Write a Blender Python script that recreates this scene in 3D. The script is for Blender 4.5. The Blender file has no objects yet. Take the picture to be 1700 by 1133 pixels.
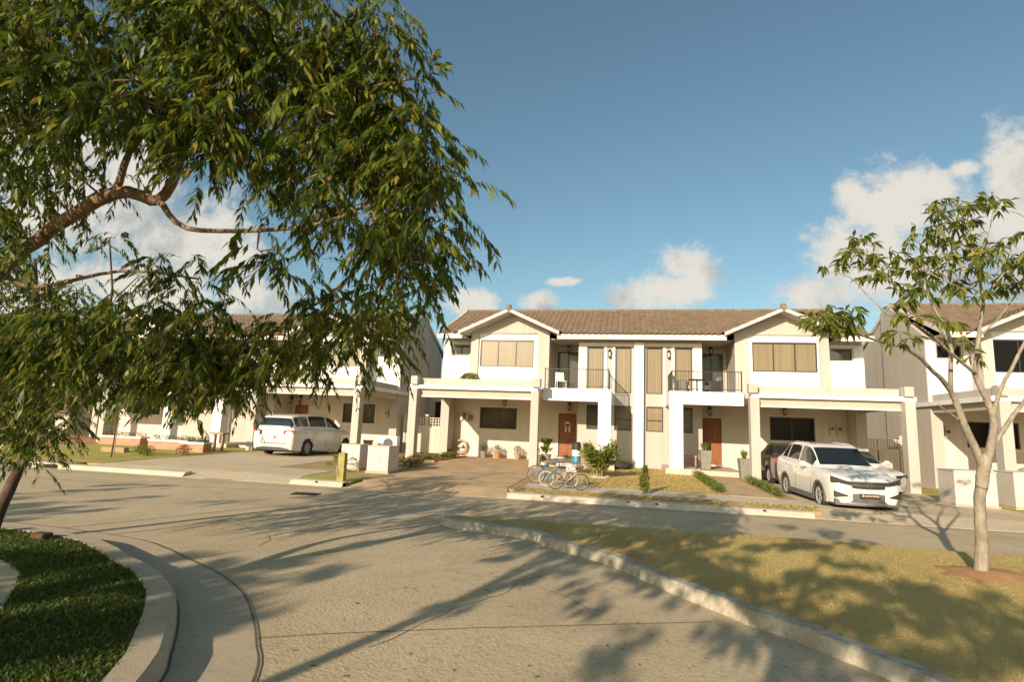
import bpy, bmesh, math, random
import numpy as np
from mathutils import Vector, Matrix

# ------------------------------------------------------------------ camera, sky, sun, exposure
SC = bpy.context.scene
COL = SC.collection
cam_d = bpy.data.cameras.new("camera")
cam = bpy.data.objects.new("camera", cam_d)
COL.objects.link(cam)
SC.camera = cam
cam_d.sensor_width = 36.0
cam_d.lens = 935.0 / 1700.0 * 36.0
cam_d.clip_start = 0.05
cam_d.clip_end = 3000.0
_r, _u, _f = (0.9798, 0.19603, 0.03968), (-0.00893, -0.15529, 0.98783), (-0.1998, 0.96822, 0.1504)
cam.matrix_world = Matrix(((_r[0], _u[0], -_f[0], -0.55), (_r[1], _u[1], -_f[1], 0.0), (_r[2], _u[2], -_f[2], 1.58), (0, 0, 0, 1)))
cam_d.dof.use_dof = True
cam_d.dof.focus_distance = 22.0
cam_d.dof.aperture_fstop = 2.8

SUN_EL, SUN_AZ = math.radians(18.8), math.radians(199.0)
SUN_DIR = Vector((math.sin(SUN_AZ) * math.cos(SUN_EL), math.cos(SUN_AZ) * math.cos(SUN_EL), math.sin(SUN_EL)))
sun_d = bpy.data.lights.new("sun", 'SUN')
sun_d.energy = 4.7
sun_d.angle = math.radians(0.5)
sun_d.color = (1.0, 0.85, 0.67)
sun = bpy.data.objects.new("sun", sun_d)
COL.objects.link(sun)
sun.rotation_euler = (-SUN_DIR).to_track_quat('-Z', 'Y').to_euler()
sun.location = (0, -20, 30)

SC.view_settings.view_transform = 'Standard'
SC.view_settings.look = 'None'
SC.view_settings.exposure = 0.52
SC.view_settings.gamma = 1.0
SC.render.film_transparent = False

CLOUDS=[(0.354,0.300,0.068,0.074),(0.431,0.381,0.075,0.074),(0.495,0.421,0.061,0.044),(0.399,0.288,0.097,0.073),(0.549,0.326,0.083,0.082),(0.623,0.404,0.057,0.124),(0.323,0.238,0.073,0.035),(0.495,0.287,0.101,0.071),(0.604,0.275,0.072,0.079),(0.377,0.405,0.037,0.049),(0.541,0.450,0.030,0.016),(0.097,0.294,0.050,0.038),(0.061,0.245,0.096,0.037),(0.112,0.256,0.045,0.049),(0.004,0.235,0.042,0.022),(-0.284,0.229,0.049,0.026),(-0.156,0.228,0.040,0.020),(-0.110,0.266,0.033,0.009),(-0.942,0.367,0.190,0.103),(-0.812,0.324,0.085,0.059),(-1.077,0.440,0.155,0.100),(-1.272,0.521,0.278,0.168),(-0.752,0.244,0.096,0.041),(-1.305,0.264,0.242,0.085),(-1.002,0.261,0.205,0.067),(-1.445,0.684,0.213,0.097),]


world = bpy.data.worlds.new("World")
SC.world = world
world.use_nodes = True
nt = world.node_tree
nt.nodes.clear()
def N(tree, typ, **kw):
    n = tree.nodes.new(typ)
    for k, v in kw.items():
        setattr(n, k, v)
    return n
def math_node(tree, op, a, b=None, c=None, clamp=False):
    n = tree.nodes.new('ShaderNodeMath'); n.operation = op; n.use_clamp = clamp
    for i, x in enumerate((a, b, c)):
        if x is None: continue
        if isinstance(x, (int, float)): n.inputs[i].default_value = x
        else: tree.links.new(x, n.inputs[i])
    return n.outputs[0]
sky = N(nt, 'ShaderNodeTexSky', sky_type='NISHITA')
sky.sun_disc = False
sky.sun_elevation = SUN_EL
sky.sun_rotation = SUN_AZ
sky.altitude = 50.0
sky.air_density = 1.0
sky.dust_density = 1.2
sky.ozone_density = 2.2
tint = N(nt, 'ShaderNodeMix', data_type='RGBA', blend_type='MULTIPLY')
tint.inputs[0].default_value = 1.0
nt.links.new(sky.outputs[0], tint.inputs[6])
tint.inputs[7].default_value = (1.03, 1.10, 0.93, 1)
tc = N(nt, 'ShaderNodeTexCoord')
sep = N(nt, 'ShaderNodeSeparateXYZ')
nt.links.new(tc.outputs['Generated'], sep.inputs[0])
ysafe = math_node(nt, 'MAXIMUM', sep.outputs[1], 0.05)
u_ = math_node(nt, 'DIVIDE', sep.outputs[0], ysafe)
v_ = math_node(nt, 'DIVIDE', sep.outputs[2], ysafe)
cmb = N(nt, 'ShaderNodeCombineXYZ')
nt.links.new(u_, cmb.inputs[0]); nt.links.new(v_, cmb.inputs[1])
def fbm(scale, detail, rough, off=0.0):
    mp = N(nt, 'ShaderNodeMapping'); mp.inputs['Location'].default_value = (off, off * 1.7, 0)
    nt.links.new(cmb.outputs[0], mp.inputs[0])
    n = N(nt, 'ShaderNodeTexNoise'); n.inputs['Scale'].default_value = scale
    n.inputs['Detail'].default_value = detail; n.inputs['Roughness'].default_value = rough
    nt.links.new(mp.outputs[0], n.inputs['Vector'])
    return n.outputs[0]
n_big, n_fine, n_shade = fbm(8.0, 9.0, 0.66), fbm(34.0, 8.0, 0.66, 3.1), fbm(5.0, 6.0, 0.6, 7.7)
best = None
for (cu, cv, ca, cb) in CLOUDS:
    du = math_node(nt, 'MULTIPLY', math_node(nt, 'SUBTRACT', u_, cu), 1.0 / ca)
    dv = math_node(nt, 'MULTIPLY', math_node(nt, 'SUBTRACT', v_, cv), 1.0 / cb)
    d2 = math_node(nt, 'ADD', math_node(nt, 'MULTIPLY', du, du), math_node(nt, 'MULTIPLY', dv, dv))
    m = math_node(nt, 'SUBTRACT', 1.0, math_node(nt, 'POWER', d2, 0.6))
    best = m if best is None else math_node(nt, 'SMOOTH_MAX', best, m, 0.18)
fld = math_node(nt, 'ADD', best, math_node(nt, 'MULTIPLY', math_node(nt, 'SUBTRACT', n_big, 0.5), 3.2))
fld = math_node(nt, 'ADD', fld, math_node(nt, 'MULTIPLY', math_node(nt, 'SUBTRACT', n_fine, 0.5), 1.5))
mr = N(nt, 'ShaderNodeMapRange', interpolation_type='SMOOTHSTEP')
nt.links.new(fld, mr.inputs[0])
for i, x in ((1, -0.35), (2, 0.65), (3, 0.0), (4, 0.95)): mr.inputs[i].default_value = x
shade = N(nt, 'ShaderNodeMapRange', interpolation_type='SMOOTHSTEP')
nt.links.new(math_node(nt, 'ADD', n_shade, math_node(nt, 'MULTIPLY', v_, 0.25)), shade.inputs[0])
for i, x in ((1, 0.40), (2, 0.60), (3, 0.0), (4, 1.0)): shade.inputs[i].default_value = x
ccol = N(nt, 'ShaderNodeMix', data_type='RGBA')
nt.links.new(shade.outputs[0], ccol.inputs[0])
ccol.inputs[6].default_value = (2.9, 3.15, 3.2, 1)
ccol.inputs[7].default_value = (5.9, 5.55, 4.9, 1)
cmix = N(nt, 'ShaderNodeMix', data_type='RGBA')
nt.links.new(mr.outputs[0], cmix.inputs[0])
nt.links.new(tint.outputs[2], cmix.inputs[6])
nt.links.new(ccol.outputs[2], cmix.inputs[7])
bg = N(nt, 'ShaderNodeBackground')
bg.inputs[1].default_value = 0.096
nt.links.new(cmix.outputs[2], bg.inputs[0])
wout = N(nt, 'ShaderNodeOutputWorld')
nt.links.new(bg.outputs[0], wout.inputs[0])
try:
    world.cycles.sampling_method = 'MANUAL'; world.cycles.sample_map_resolution = 512
except Exception: pass

# ------------------------------------------------------------------ materials
def new_mat(name):
    m = bpy.data.materials.new(name); m.use_nodes = True
    t = m.node_tree; b = t.nodes['Principled BSDF']
    return m, t, b
def c4(c): return (c[0], c[1], c[2], 1.0)
def plain(name, col, rough=0.5, metal=0.0, coat=0.0, spec=0.5):
    m, t, b = new_mat(name)
    b.inputs['Base Color'].default_value = c4(col); b.inputs['Roughness'].default_value = rough
    b.inputs['Metallic'].default_value = metal; b.inputs['Coat Weight'].default_value = coat
    b.inputs['Coat Roughness'].default_value = 0.04
    b.inputs['Specular IOR Level'].default_value = spec
    return m
def noisy(name, c1, c2, scale=3.0, rough=0.85, bump=0.0, bscale=60.0, detail=6.0, c3=None, scale3=40.0, amt3=0.3, stretch=(1, 1, 1), lo=0.35, hi=0.65, coords='Object', spec=0.3, c5=None, scale5=1.0, amt5=0.3):
    m, t, b = new_mat(name)
    tcn = t.nodes.new('ShaderNodeTexCoord'); mp = t.nodes.new('ShaderNodeMapping')
    mp.inputs['Scale'].default_value = stretch
    t.links.new(tcn.outputs[coords], mp.inputs[0])
    n1 = t.nodes.new('ShaderNodeTexNoise'); n1.inputs['Scale'].default_value = scale; n1.inputs['Detail'].default_value = detail
    n1.inputs['Roughness'].default_value = 0.65
    t.links.new(mp.outputs[0], n1.inputs['Vector'])
    r = t.nodes.new('ShaderNodeValToRGB')
    r.color_ramp.elements[0].position = lo; r.color_ramp.elements[0].color = c4(c1)
    r.color_ramp.elements[1].position = hi; r.color_ramp.elements[1].color = c4(c2)
    t.links.new(n1.outputs[0], r.inputs[0])
    out = r.outputs[0]
    if c3 is not None:
        n3 = t.nodes.new('ShaderNodeTexNoise'); n3.inputs['Scale'].default_value = scale3; n3.inputs['Detail'].default_value = 4
        t.links.new(mp.outputs[0], n3.inputs['Vector'])
        mrr = t.nodes.new('ShaderNodeMapRange'); t.links.new(n3.outputs[0], mrr.inputs[0])
        mrr.inputs[1].default_value = 0.52; mrr.inputs[2].default_value = 0.72; mrr.inputs[4].default_value = amt3
        mx = t.nodes.new('ShaderNodeMix'); mx.data_type = 'RGBA'
        t.links.new(mrr.outputs[0], mx.inputs[0]); t.links.new(out, mx.inputs[6]); mx.inputs[7].default_value = c4(c3)
        out = mx.outputs[2]
    if c5 is not None:
        n5 = t.nodes.new('ShaderNodeTexNoise'); n5.inputs['Scale'].default_value = scale5; n5.inputs['Detail'].default_value = 9; n5.inputs['Roughness'].default_value = 0.7; n5.inputs['Distortion'].default_value = 0.8
        t.links.new(mp.outputs[0], n5.inputs['Vector'])
        m5 = t.nodes.new('ShaderNodeMapRange'); t.links.new(n5.outputs[0], m5.inputs[0])
        m5.inputs[1].default_value = 0.52; m5.inputs[2].default_value = 0.66; m5.inputs[4].default_value = amt5
        x5 = t.nodes.new('ShaderNodeMix'); x5.data_type = 'RGBA'
        t.links.new(m5.outputs[0], x5.inputs[0]); t.links.new(out, x5.inputs[6]); x5.inputs[7].default_value = c4(c5)
        out = x5.outputs[2]
    t.links.new(out, b.inputs['Base Color'])
    b.inputs['Roughness'].default_value = rough; b.inputs['Specular IOR Level'].default_value = spec
    if bump:
        n2 = t.nodes.new('ShaderNodeTexNoise'); n2.inputs['Scale'].default_value = bscale; n2.inputs['Detail'].default_value = 5
        t.links.new(mp.outputs[0], n2.inputs['Vector'])
        bp = t.nodes.new('ShaderNodeBump'); bp.inputs['Strength'].default_value = bump; bp.inputs['Distance'].default_value = 0.02
        t.links.new(n2.outputs[0], bp.inputs['Height']); t.links.new(bp.outputs[0], b.inputs['Normal'])
    return m
def leafy(name, stops, trans=0.35, rough=0.45, tcol=(0.25, 0.34, 0.03)):
    m, t, b = new_mat(name)
    g = t.nodes.new('ShaderNodeNewGeometry')
    r = t.nodes.new('ShaderNodeValToRGB'); r.color_ramp.interpolation = 'LINEAR'
    els = r.color_ramp.elements
    els[0].position = stops[0][0]; els[0].color = c4(stops[0][1])
    els[1].position = stops[-1][0]; els[1].color = c4(stops[-1][1])
    for p, c in stops[1:-1]:
        e = els.new(p); e.color = c4(c)
    t.links.new(g.outputs['Random Per Island'], r.inputs[0])
    t.links.new(r.outputs[0], b.inputs['Base Color'])
    b.inputs['Roughness'].default_value = rough; b.inputs['Specular IOR Level'].default_value = 0.35
    tr = t.nodes.new('ShaderNodeBsdfTranslucent')
    mx = t.nodes.new('ShaderNodeMix'); mx.data_type = 'RGBA'; mx.blend_type = 'MIX'; mx.inputs[0].default_value = 0.5
    t.links.new(r.outputs[0], mx.inputs[6]); mx.inputs[7].default_value = c4(tcol)
    t.links.new(mx.outputs[2], tr.inputs[0])
    ms = t.nodes.new('ShaderNodeMixShader'); ms.inputs[0].default_value = trans
    t.links.new(b.outputs[0], ms.inputs[1]); t.links.new(tr.outputs[0], ms.inputs[2])
    t.links.new(ms.outputs[0], t.nodes['Material Output'].inputs[0])
    return m
def brick(name, c1, c2, mortar, scale, rough=0.85, w=0.5, h=0.25):
    m, t, b = new_mat(name)
    tcn = t.nodes.new('ShaderNodeTexCoord')
    bt = t.nodes.new('ShaderNodeTexBrick')
    t.links.new(tcn.outputs['Object'], bt.inputs['Vector'])
    bt.inputs['Color1'].default_value = c4(c1); bt.inputs['Color2'].default_value = c4(c2); bt.inputs['Mortar'].default_value = c4(mortar)
    bt.inputs['Scale'].default_value = scale; bt.inputs['Mortar Size'].default_value = 0.012
    bt.inputs['Brick Width'].default_value = w; bt.inputs['Row Height'].default_value = h
    n = t.nodes.new('ShaderNodeTexNoise'); n.inputs['Scale'].default_value = 1.3; n.inputs['Detail'].default_value = 8
    t.links.new(tcn.outputs['Object'], n.inputs['Vector'])
    mx = t.nodes.new('ShaderNodeMix'); mx.data_type = 'RGBA'; mx.blend_type = 'MULTIPLY'; mx.inputs[0].default_value = 0.55
    cr = t.nodes.new('ShaderNodeValToRGB'); cr.color_ramp.elements[0].color = (0.55, 0.52, 0.5, 1); cr.color_ramp.elements[1].color = (1.25, 1.2, 1.1, 1)
    cr.color_ramp.elements[0].position = 0.3; cr.color_ramp.elements[1].position = 0.7
    t.links.new(n.outputs[0], cr.inputs[0])
    t.links.new(bt.outputs[0], mx.inputs[6]); t.links.new(cr.outputs[0], mx.inputs[7])
    t.links.new(mx.outputs[2], b.inputs['Base Color']); b.inputs['Roughness'].default_value = rough
    return m

M = {}
M['white'] = noisy('white_paint', (0.70, 0.67, 0.63), (0.78, 0.75, 0.71), 1.2, 0.8, 0.06, 120, c3=(0.58, 0.53, 0.46), scale3=3.2, amt3=0.4, stretch=(1, 1, 0.14))
M['greige'] = noisy('greige_render', (0.44, 0.395, 0.335), (0.49, 0.44, 0.375), 1.0, 0.88, 0.10, 110, c3=(0.35, 0.305, 0.245), scale3=3.0, amt3=0.42, stretch=(1, 1, 0.14))
M['gfwall'] = noisy('ground_floor_render', (0.58, 0.525, 0.45), (0.65, 0.59, 0.51), 1.1, 0.85, 0.08, 110, c3=(0.5, 0.44, 0.36), scale3=2.4, amt3=0.35, stretch=(1, 1, 0.35))
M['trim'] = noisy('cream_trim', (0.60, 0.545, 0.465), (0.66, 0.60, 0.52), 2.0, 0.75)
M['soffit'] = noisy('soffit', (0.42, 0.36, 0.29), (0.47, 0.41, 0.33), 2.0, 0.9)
M['darkframe'] = plain('window_frame_bronze', (0.035, 0.028, 0.022), 0.4)
M['tanpane'] = noisy('blind_behind_glass', (0.185, 0.138, 0.076), (0.245, 0.184, 0.102), 0.8, 0.35, stretch=(14, 1, 0.3))
M['tanpane'].node_tree.nodes['Principled BSDF'].inputs['Coat Weight'].default_value = 0.6
M['darkpane'] = plain('dark_glass', (0.010, 0.009, 0.008), 0.10, 0.0, 0.0, 0.12)
M['greypane'] = plain('grey_glass', (0.075, 0.068, 0.054), 0.10, 0.0, 0.0, 0.35)
M['doorwood'] = noisy('door_wood', (0.21, 0.072, 0.022), (0.31, 0.115, 0.036), 3.0, 0.45, 0.08, 40, stretch=(9, 9, 0.6))
M['iron'] = plain('black_iron', (0.03, 0.026, 0.022), 0.5, 0.4)
M['chrome'] = plain('chrome', (0.75, 0.75, 0.74), 0.12, 1.0)
M['steel'] = plain('grey_steel', (0.35, 0.34, 0.32), 0.4, 0.7)
M['tile'] = noisy('roof_tile', (0.165, 0.115, 0.074), (0.245, 0.178, 0.118), 2.3, 0.8, 0.12, 70, c3=(0.17, 0.11, 0.075), scale3=9.0, amt3=0.7)
M['mortar'] = noisy('eave_mortar', (0.62, 0.56, 0.5), (0.7, 0.65, 0.58), 6, 0.9)
M['concrete'] = noisy('street_concrete', (0.47, 0.36, 0.215), (0.57, 0.45, 0.285), 0.5, 0.9, 0.5, 38, detail=12, c3=(0.28, 0.205, 0.12), scale3=22, amt3=0.55, c5=(0.33, 0.245, 0.15), scale5=0.9, amt5=0.55)
M['gutter'] = noisy('gutter_concrete', (0.42, 0.335, 0.225), (0.50, 0.405, 0.28), 1.2, 0.9, 0.2, 60, detail=9, c3=(0.27, 0.23, 0.19), scale3=12, amt3=0.4)
M['kerb'] = noisy('kerb_whitewash', (0.32, 0.265, 0.185), (0.55, 0.485, 0.375), 2.2, 0.9, 1.0, 16, detail=9, c3=(0.25, 0.215, 0.165), scale3=9, amt3=0.8)
M['sidewalk'] = noisy('sidewalk_concrete', (0.52, 0.43, 0.315), (0.60, 0.50, 0.375), 0.9, 0.9, 0.2, 60, c3=(0.36, 0.3, 0.23), scale3=8, amt3=0.4)
M['drive'] = noisy('driveway_concrete', (0.50, 0.39, 0.25), (0.59, 0.47, 0.31), 0.7, 0.9, 0.2, 60, c3=(0.34, 0.28, 0.21), scale3=6, amt3=0.45)
M['paver'] = brick('brick_paver', (0.47, 0.32, 0.18), (0.55, 0.38, 0.215), (0.45, 0.33, 0.21), 4.0)
M['redpaver'] = brick('red_paver', (0.41, 0.20, 0.115), (0.47, 0.245, 0.145), (0.36, 0.25, 0.18), 4.0)
M['soil'] = noisy('dry_ground', (0.33, 0.225, 0.10), (0.44, 0.31, 0.145), 0.9, 0.95, 0.5, 50, detail=9, c3=(0.28, 0.235, 0.075), scale3=2.2, amt3=0.7)
M['base'] = noisy('earth', (0.26, 0.21, 0.12), (0.33, 0.27, 0.15), 0.2, 0.95)
M['medsoil'] = noisy('dry_lawn_soil', (0.42, 0.30, 0.10), (0.52, 0.385, 0.135), 0.6, 0.95, 0.4, 60, detail=9, c3=(0.40, 0.20, 0.075), scale3=0.8, amt3=0.5)
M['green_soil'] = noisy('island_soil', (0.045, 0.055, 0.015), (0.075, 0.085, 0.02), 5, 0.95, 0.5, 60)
M['dark'] = plain('dark_void', (0.015, 0.013, 0.012), 0.9)
M['bark'] = noisy('neem_bark', (0.17, 0.105, 0.06), (0.30, 0.20, 0.125), 14, 0.9, 0.8, 50, stretch=(1, 1, 0.35))
M['darkbark'] = noisy('dark_bark', (0.055, 0.033, 0.022), (0.12, 0.075, 0.05), 12, 0.9, 0.8, 50, stretch=(1, 1, 0.35))
M['palebark'] = noisy('pale_bark', (0.22, 0.185, 0.14), (0.39, 0.335, 0.255), 7, 0.9, 1.0, 34, c3=(0.17, 0.14, 0.10), scale3=11, amt3=0.6, stretch=(1, 1, 0.4))
M['neem'] = leafy('neem_leaf', [(0.0, (0.014, 0.027, 0.005)), (0.35, (0.038, 0.063, 0.008)), (0.60, (0.090, 0.120, 0.014)), (0.82, (0.185, 0.205, 0.022)), (0.96, (0.27, 0.23, 0.03)), (1.0, (0.26, 0.13, 0.03))], 0.36)
M['young'] = leafy('young_leaf', [(0.0, (0.065, 0.085, 0.020)), (0.5, (0.15, 0.165, 0.030)), (0.9, (0.25, 0.245, 0.045)), (1.0, (0.36, 0.30, 0.03))], 0.42)
M['bushleaf'] = leafy('bush_leaf', [(0.0, (0.065, 0.105, 0.016)), (0.6, (0.145, 0.19, 0.028)), (1.0, (0.30, 0.29, 0.06))], 0.35)
M['drybush'] = leafy('dry_leaf', [(0.0, (0.08, 0.055, 0.02)), (0.6, (0.15, 0.12, 0.04)), (1.0, (0.2, 0.17, 0.06))], 0.2)
M['grassgreen'] = leafy('grass_green', [(0.0, (0.030, 0.050, 0.007)), (0.6, (0.060, 0.092, 0.013)), (0.93, (0.12, 0.14, 0.025)), (1.0, (0.20, 0.15, 0.05))], 0.25, 0.6)
M['grassdry'] = leafy('grass_dry', [(0.0, (0.44, 0.315, 0.105)), (0.6, (0.52, 0.38, 0.135)), (0.93, (0.48, 0.39, 0.12)), (1.0, (0.27, 0.26, 0.06))], 0.2, 0.7, (0.4, 0.32, 0.1))
M['carwhite'] = plain('white_car_paint', (0.64, 0.615, 0.56), 0.30, 0.0, 0.75)
M['carbeige'] = plain('pearl_car_paint', (0.66, 0.62, 0.55), 0.28, 0.0, 1.0)
M['cardark'] = plain('dark_car_paint', (0.055, 0.042, 0.036), 0.22, 0.2, 1.0)
M['carglass'] = plain('car_glass', (0.012, 0.016, 0.017), 0.04, 0.0, 0.0, 0.7)
M['blackplastic'] = plain('black_plastic', (0.03, 0.028, 0.026), 0.55)
M['greyplastic'] = plain('grey_plastic', (0.11, 0.10, 0.09), 0.6)
M['tyre'] = plain('tyre_rubber', (0.025, 0.023, 0.022), 0.8)
M['redlight'] = plain('red_lamp', (0.42, 0.018, 0.02), 0.12, 0.0, 1.0)
M['headlamp'] = plain('headlamp_glass', (0.07, 0.07, 0.075), 0.12, 0.4, 1.0)
M['silver'] = plain('alloy', (0.36, 0.35, 0.32), 0.35, 0.3)
M['platewhite'] = plain('plate_white', (0.6, 0.58, 0.55), 0.5)
M['platetan'] = plain('plate_tan', (0.55, 0.40, 0.22), 0.5)
M['teal'] = plain('teal_paint', (0.02, 0.19, 0.26), 0.35, 0, 0.4)
M['blue'] = plain('blue_paint', (0.03, 0.16, 0.36), 0.35, 0, 0.4)
M['pink'] = plain('pink_paint', (0.55, 0.30, 0.28), 0.4, 0, 0.4)
M['rubberwhite'] = plain('white_rubber', (0.40, 0.385, 0.345), 0.7)
M['red'] = plain('red_paint', (0.45, 0.045, 0.03), 0.45)
M['orange'] = plain('orange_paint', (0.55, 0.16, 0.03), 0.5)
M['terracotta'] = noisy('terracotta', (0.40, 0.16, 0.07), (0.50, 0.22, 0.10), 6, 0.8)
M['greypot'] = noisy('grey_pot', (0.20, 0.185, 0.155), (0.26, 0.24, 0.20), 5, 0.7, 0.2, 60)
M['wicker'] = noisy('wicker', (0.30, 0.22, 0.14), (0.42, 0.33, 0.22), 30, 0.8, 0.5, 90)
M['tanplastic'] = plain('tan_plastic', (0.60, 0.44, 0.25), 0.5)
M['whiteplastic'] = plain('white_plastic', (0.72, 0.70, 0.66), 0.45)
M['bollard'] = noisy('bollard_yellow', (0.27, 0.235, 0.065), (0.35, 0.30, 0.09), 8, 0.6)
M['boxgrey'] = noisy('utility_box', (0.52, 0.47, 0.40), (0.59, 0.53, 0.46), 1.8, 0.6, c3=(0.46, 0.41, 0.35), scale3=5, amt3=0.3)
M['hose'] = plain('hose_beige', (0.47, 0.37, 0.25), 0.6)
M['gate'] = noisy('gate_beige', (0.50, 0.44, 0.35), (0.56, 0.49, 0.39), 2, 0.8)
M['peach'] = noisy('peach_base', (0.47, 0.20, 0.12), (0.55, 0.26, 0.17), 2, 0.85)
M['wood'] = noisy('weathered_wood', (0.28, 0.19, 0.10), (0.38, 0.27, 0.16), 6, 0.8, stretch=(1, 6, 6))
M['mulch'] = noisy('red_earth', (0.36, 0.185, 0.08), (0.46, 0.26, 0.11), 3, 0.95, 0.6, 40)
M['lampglass'] = plain('lamp_glass', (0.55, 0.50, 0.42), 0.2)

# ------------------------------------------------------------------ mesh helpers
class MB:
    def __init__(s, T=None):
        s.v = []; s.f = []; s.T = T
    def add(s, pts, faces):
        o = len(s.v)
        s.v += [s.T(*p) if s.T else tuple(p) for p in pts]
        s.f += [tuple(o + i for i in f) for f in faces]
    def box(s, x0, x1, y0, y1, z0, z1):
        s.add([(x0, y0, z0), (x1, y0, z0), (x1, y1, z0), (x0, y1, z0), (x0, y0, z1), (x1, y0, z1), (x1, y1, z1), (x0, y1, z1)],
              [(0, 3, 2, 1), (4, 5, 6, 7), (0, 1, 5, 4), (1, 2, 6, 5), (2, 3, 7, 6), (3, 0, 4, 7)])
    def quad(s, a, b, c, d): s.add([a, b, c, d], [(0, 1, 2, 3)])
    def hexa(s, p):          # eight corners, bottom ring then top ring
        s.add(p, [(0, 3, 2, 1), (4, 5, 6, 7), (0, 1, 5, 4), (1, 2, 6, 5), (2, 3, 7, 6), (3, 0, 4, 7)])
    def prism(s, poly, a, b, axis='y'):
        n = len(poly)
        def P(q, t): return (q[0], t, q[1]) if axis == 'y' else ((t, q[0], q[1]) if axis == 'x' else (q[0], q[1], t))
        s.add([P(q, a) for q in poly] + [P(q, b) for q in poly],
              [tuple(range(n))[::-1], tuple(range(n, 2 * n))] + [(i, (i + 1) % n, n + (i + 1) % n, n + i) for i in range(n)])
    def tube(s, pts, r, n=8, cap=True):
        pts = [Vector(p) for p in pts]
        rs = r if isinstance(r, (list, tuple)) else [r] * len(pts)
        V = []; up = None
        for i, p in enumerate(pts):
            d = (pts[min(i + 1, len(pts) - 1)] - pts[max(i - 1, 0)])
            if d.length < 1e-9: d = Vector((0, 0, 1))
            d.normalize()
            if up is None:
                up = d.orthogonal().normalized()
            else:
                up = (up - d * up.dot(d))
                up = up.normalized() if up.length > 1e-6 else d.orthogonal().normalized()
            w = d.cross(up)
            for k in range(n):
                a = 2 * math.pi * k / n
                V.append(tuple(p + (up * math.cos(a) + w * math.sin(a)) * rs[i]))
        F = [(i * n + k, i * n + (k + 1) % n, (i + 1) * n + (k + 1) % n, (i + 1) * n + k) for i in range(len(pts) - 1) for k in range(n)]
        if cap: F += [tuple(range(n))[::-1], tuple((len(pts) - 1) * n + k for k in range(n))]
        s.add(V, F)
    def lathe(s, prof, c=(0, 0, 0), n=16, axis='z', cap=True):
        V = []
        for (r, z) in prof:
            for k in range(n):
                a = 2 * math.pi * k / n
                q = (r * math.cos(a), r * math.sin(a), z)
                if axis == 'y': q = (q[0], q[2], q[1])
                if axis == 'x': q = (q[2], q[0], q[1])
                V.append((c[0] + q[0], c[1] + q[1], c[2] + q[2]))
        F = [(i * n + k, i * n + (k + 1) % n, (i + 1) * n + (k + 1) % n, (i + 1) * n + k) for i in range(len(prof) - 1) for k in range(n)]
        if cap: F += [tuple(range(n))[::-1], tuple((len(prof) - 1) * n + k for k in range(n))]
        s.add(V, F)
    def torus(s, c, R, r, axis='x', n=24, m=8):
        V = []
        for i in range(n):
            a = 2 * math.pi * i / n
            for j in range(m):
                b = 2 * math.pi * j / m
                rr = R + r * math.cos(b); w = r * math.sin(b)
                q = {'x': (w, rr * math.cos(a), rr * math.sin(a)), 'y': (rr * math.cos(a), w, rr * math.sin(a)), 'z': (rr * math.cos(a), rr * math.sin(a), w)}[axis]
                V.append((c[0] + q[0], c[1] + q[1], c[2] + q[2]))
        s.add(V, [(i * m + j, ((i + 1) % n) * m + j, ((i + 1) % n) * m + (j + 1) % m, i * m + (j + 1) % m) for i in range(n) for j in range(m)])
    def ell(s, c, rx, ry, rz, nu=12, nv=8):
        V = []; F = []
        for i in range(nv + 1):
            t = math.pi * i / nv
            for k in range(nu):
                a = 2 * math.pi * k / nu
                V.append((c[0] + rx * math.sin(t) * math.cos(a), c[1] + ry * math.sin(t) * math.sin(a), c[2] + rz * math.cos(t)))
        F = [(i * nu + k, (i + 1) * nu + k, (i + 1) * nu + (k + 1) % nu, i * nu + (k + 1) % nu) for i in range(nv) for k in range(nu)]
        s.add(V, F)
    def panel(s, x0, x1, z0, z1, y0, y1, holes=()):
        # wall slab with rectangular openings, jambs included
        xs = sorted({x0, x1, *[h[0] for h in holes], *[h[1] for h in holes]})
        zs = sorted({z0, z1, *[h[2] for h in holes], *[h[3] for h in holes]})
        def solid(i, j):
            if i < 0 or j < 0 or i >= len(xs) - 1 or j >= len(zs) - 1: return False
            cx, cz = (xs[i] + xs[i + 1]) / 2, (zs[j] + zs[j + 1]) / 2
            return not any(h[0] < cx < h[1] and h[2] < cz < h[3] for h in holes)
        for i in range(len(xs) - 1):
            for j in range(len(zs) - 1):
                if not solid(i, j): continue
                a, b, c, d = xs[i], xs[i + 1], zs[j], zs[j + 1]
                s.quad((a, y0, c), (b, y0, c), (b, y0, d), (a, y0, d))
                s.quad((a, y1, c), (a, y1, d), (b, y1, d), (b, y1, c))
                if not solid(i - 1, j): s.quad((a, y0, c), (a, y0, d), (a, y1, d), (a, y1, c))
                if not solid(i + 1, j): s.quad((b, y0, c), (b, y1, c), (b, y1, d), (b, y0, d))
                if not solid(i, j - 1): s.quad((a, y0, c), (a, y1, c), (b, y1, c), (b, y0, c))
                if not solid(i, j + 1): s.quad((a, y0, d), (b, y0, d), (b, y1, d), (a, y1, d))
    def build(s, name, mat, parent=None, smooth=False, bevel=0.0, seg=2, recalc=True, weld=False, loc=None):
        me = bpy.data.meshes.new(name)
        me.from_pydata(s.v, [], s.f)
        if recalc or weld:
            bm = bmesh.new(); bm.from_mesh(me)
            if weld: bmesh.ops.remove_doubles(bm, verts=bm.verts, dist=1e-4)
            bmesh.ops.recalc_face_normals(bm, faces=bm.faces)
            bm.to_mesh(me); bm.free()
        if smooth:
            me.polygons.foreach_set('use_smooth', [True] * len(me.polygons))
        me.materials.append(mat)
        o = bpy.data.objects.new(name, me); COL.objects.link(o)
        if parent is not None: o.parent = parent
        if loc is not None: o.location = loc
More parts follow.
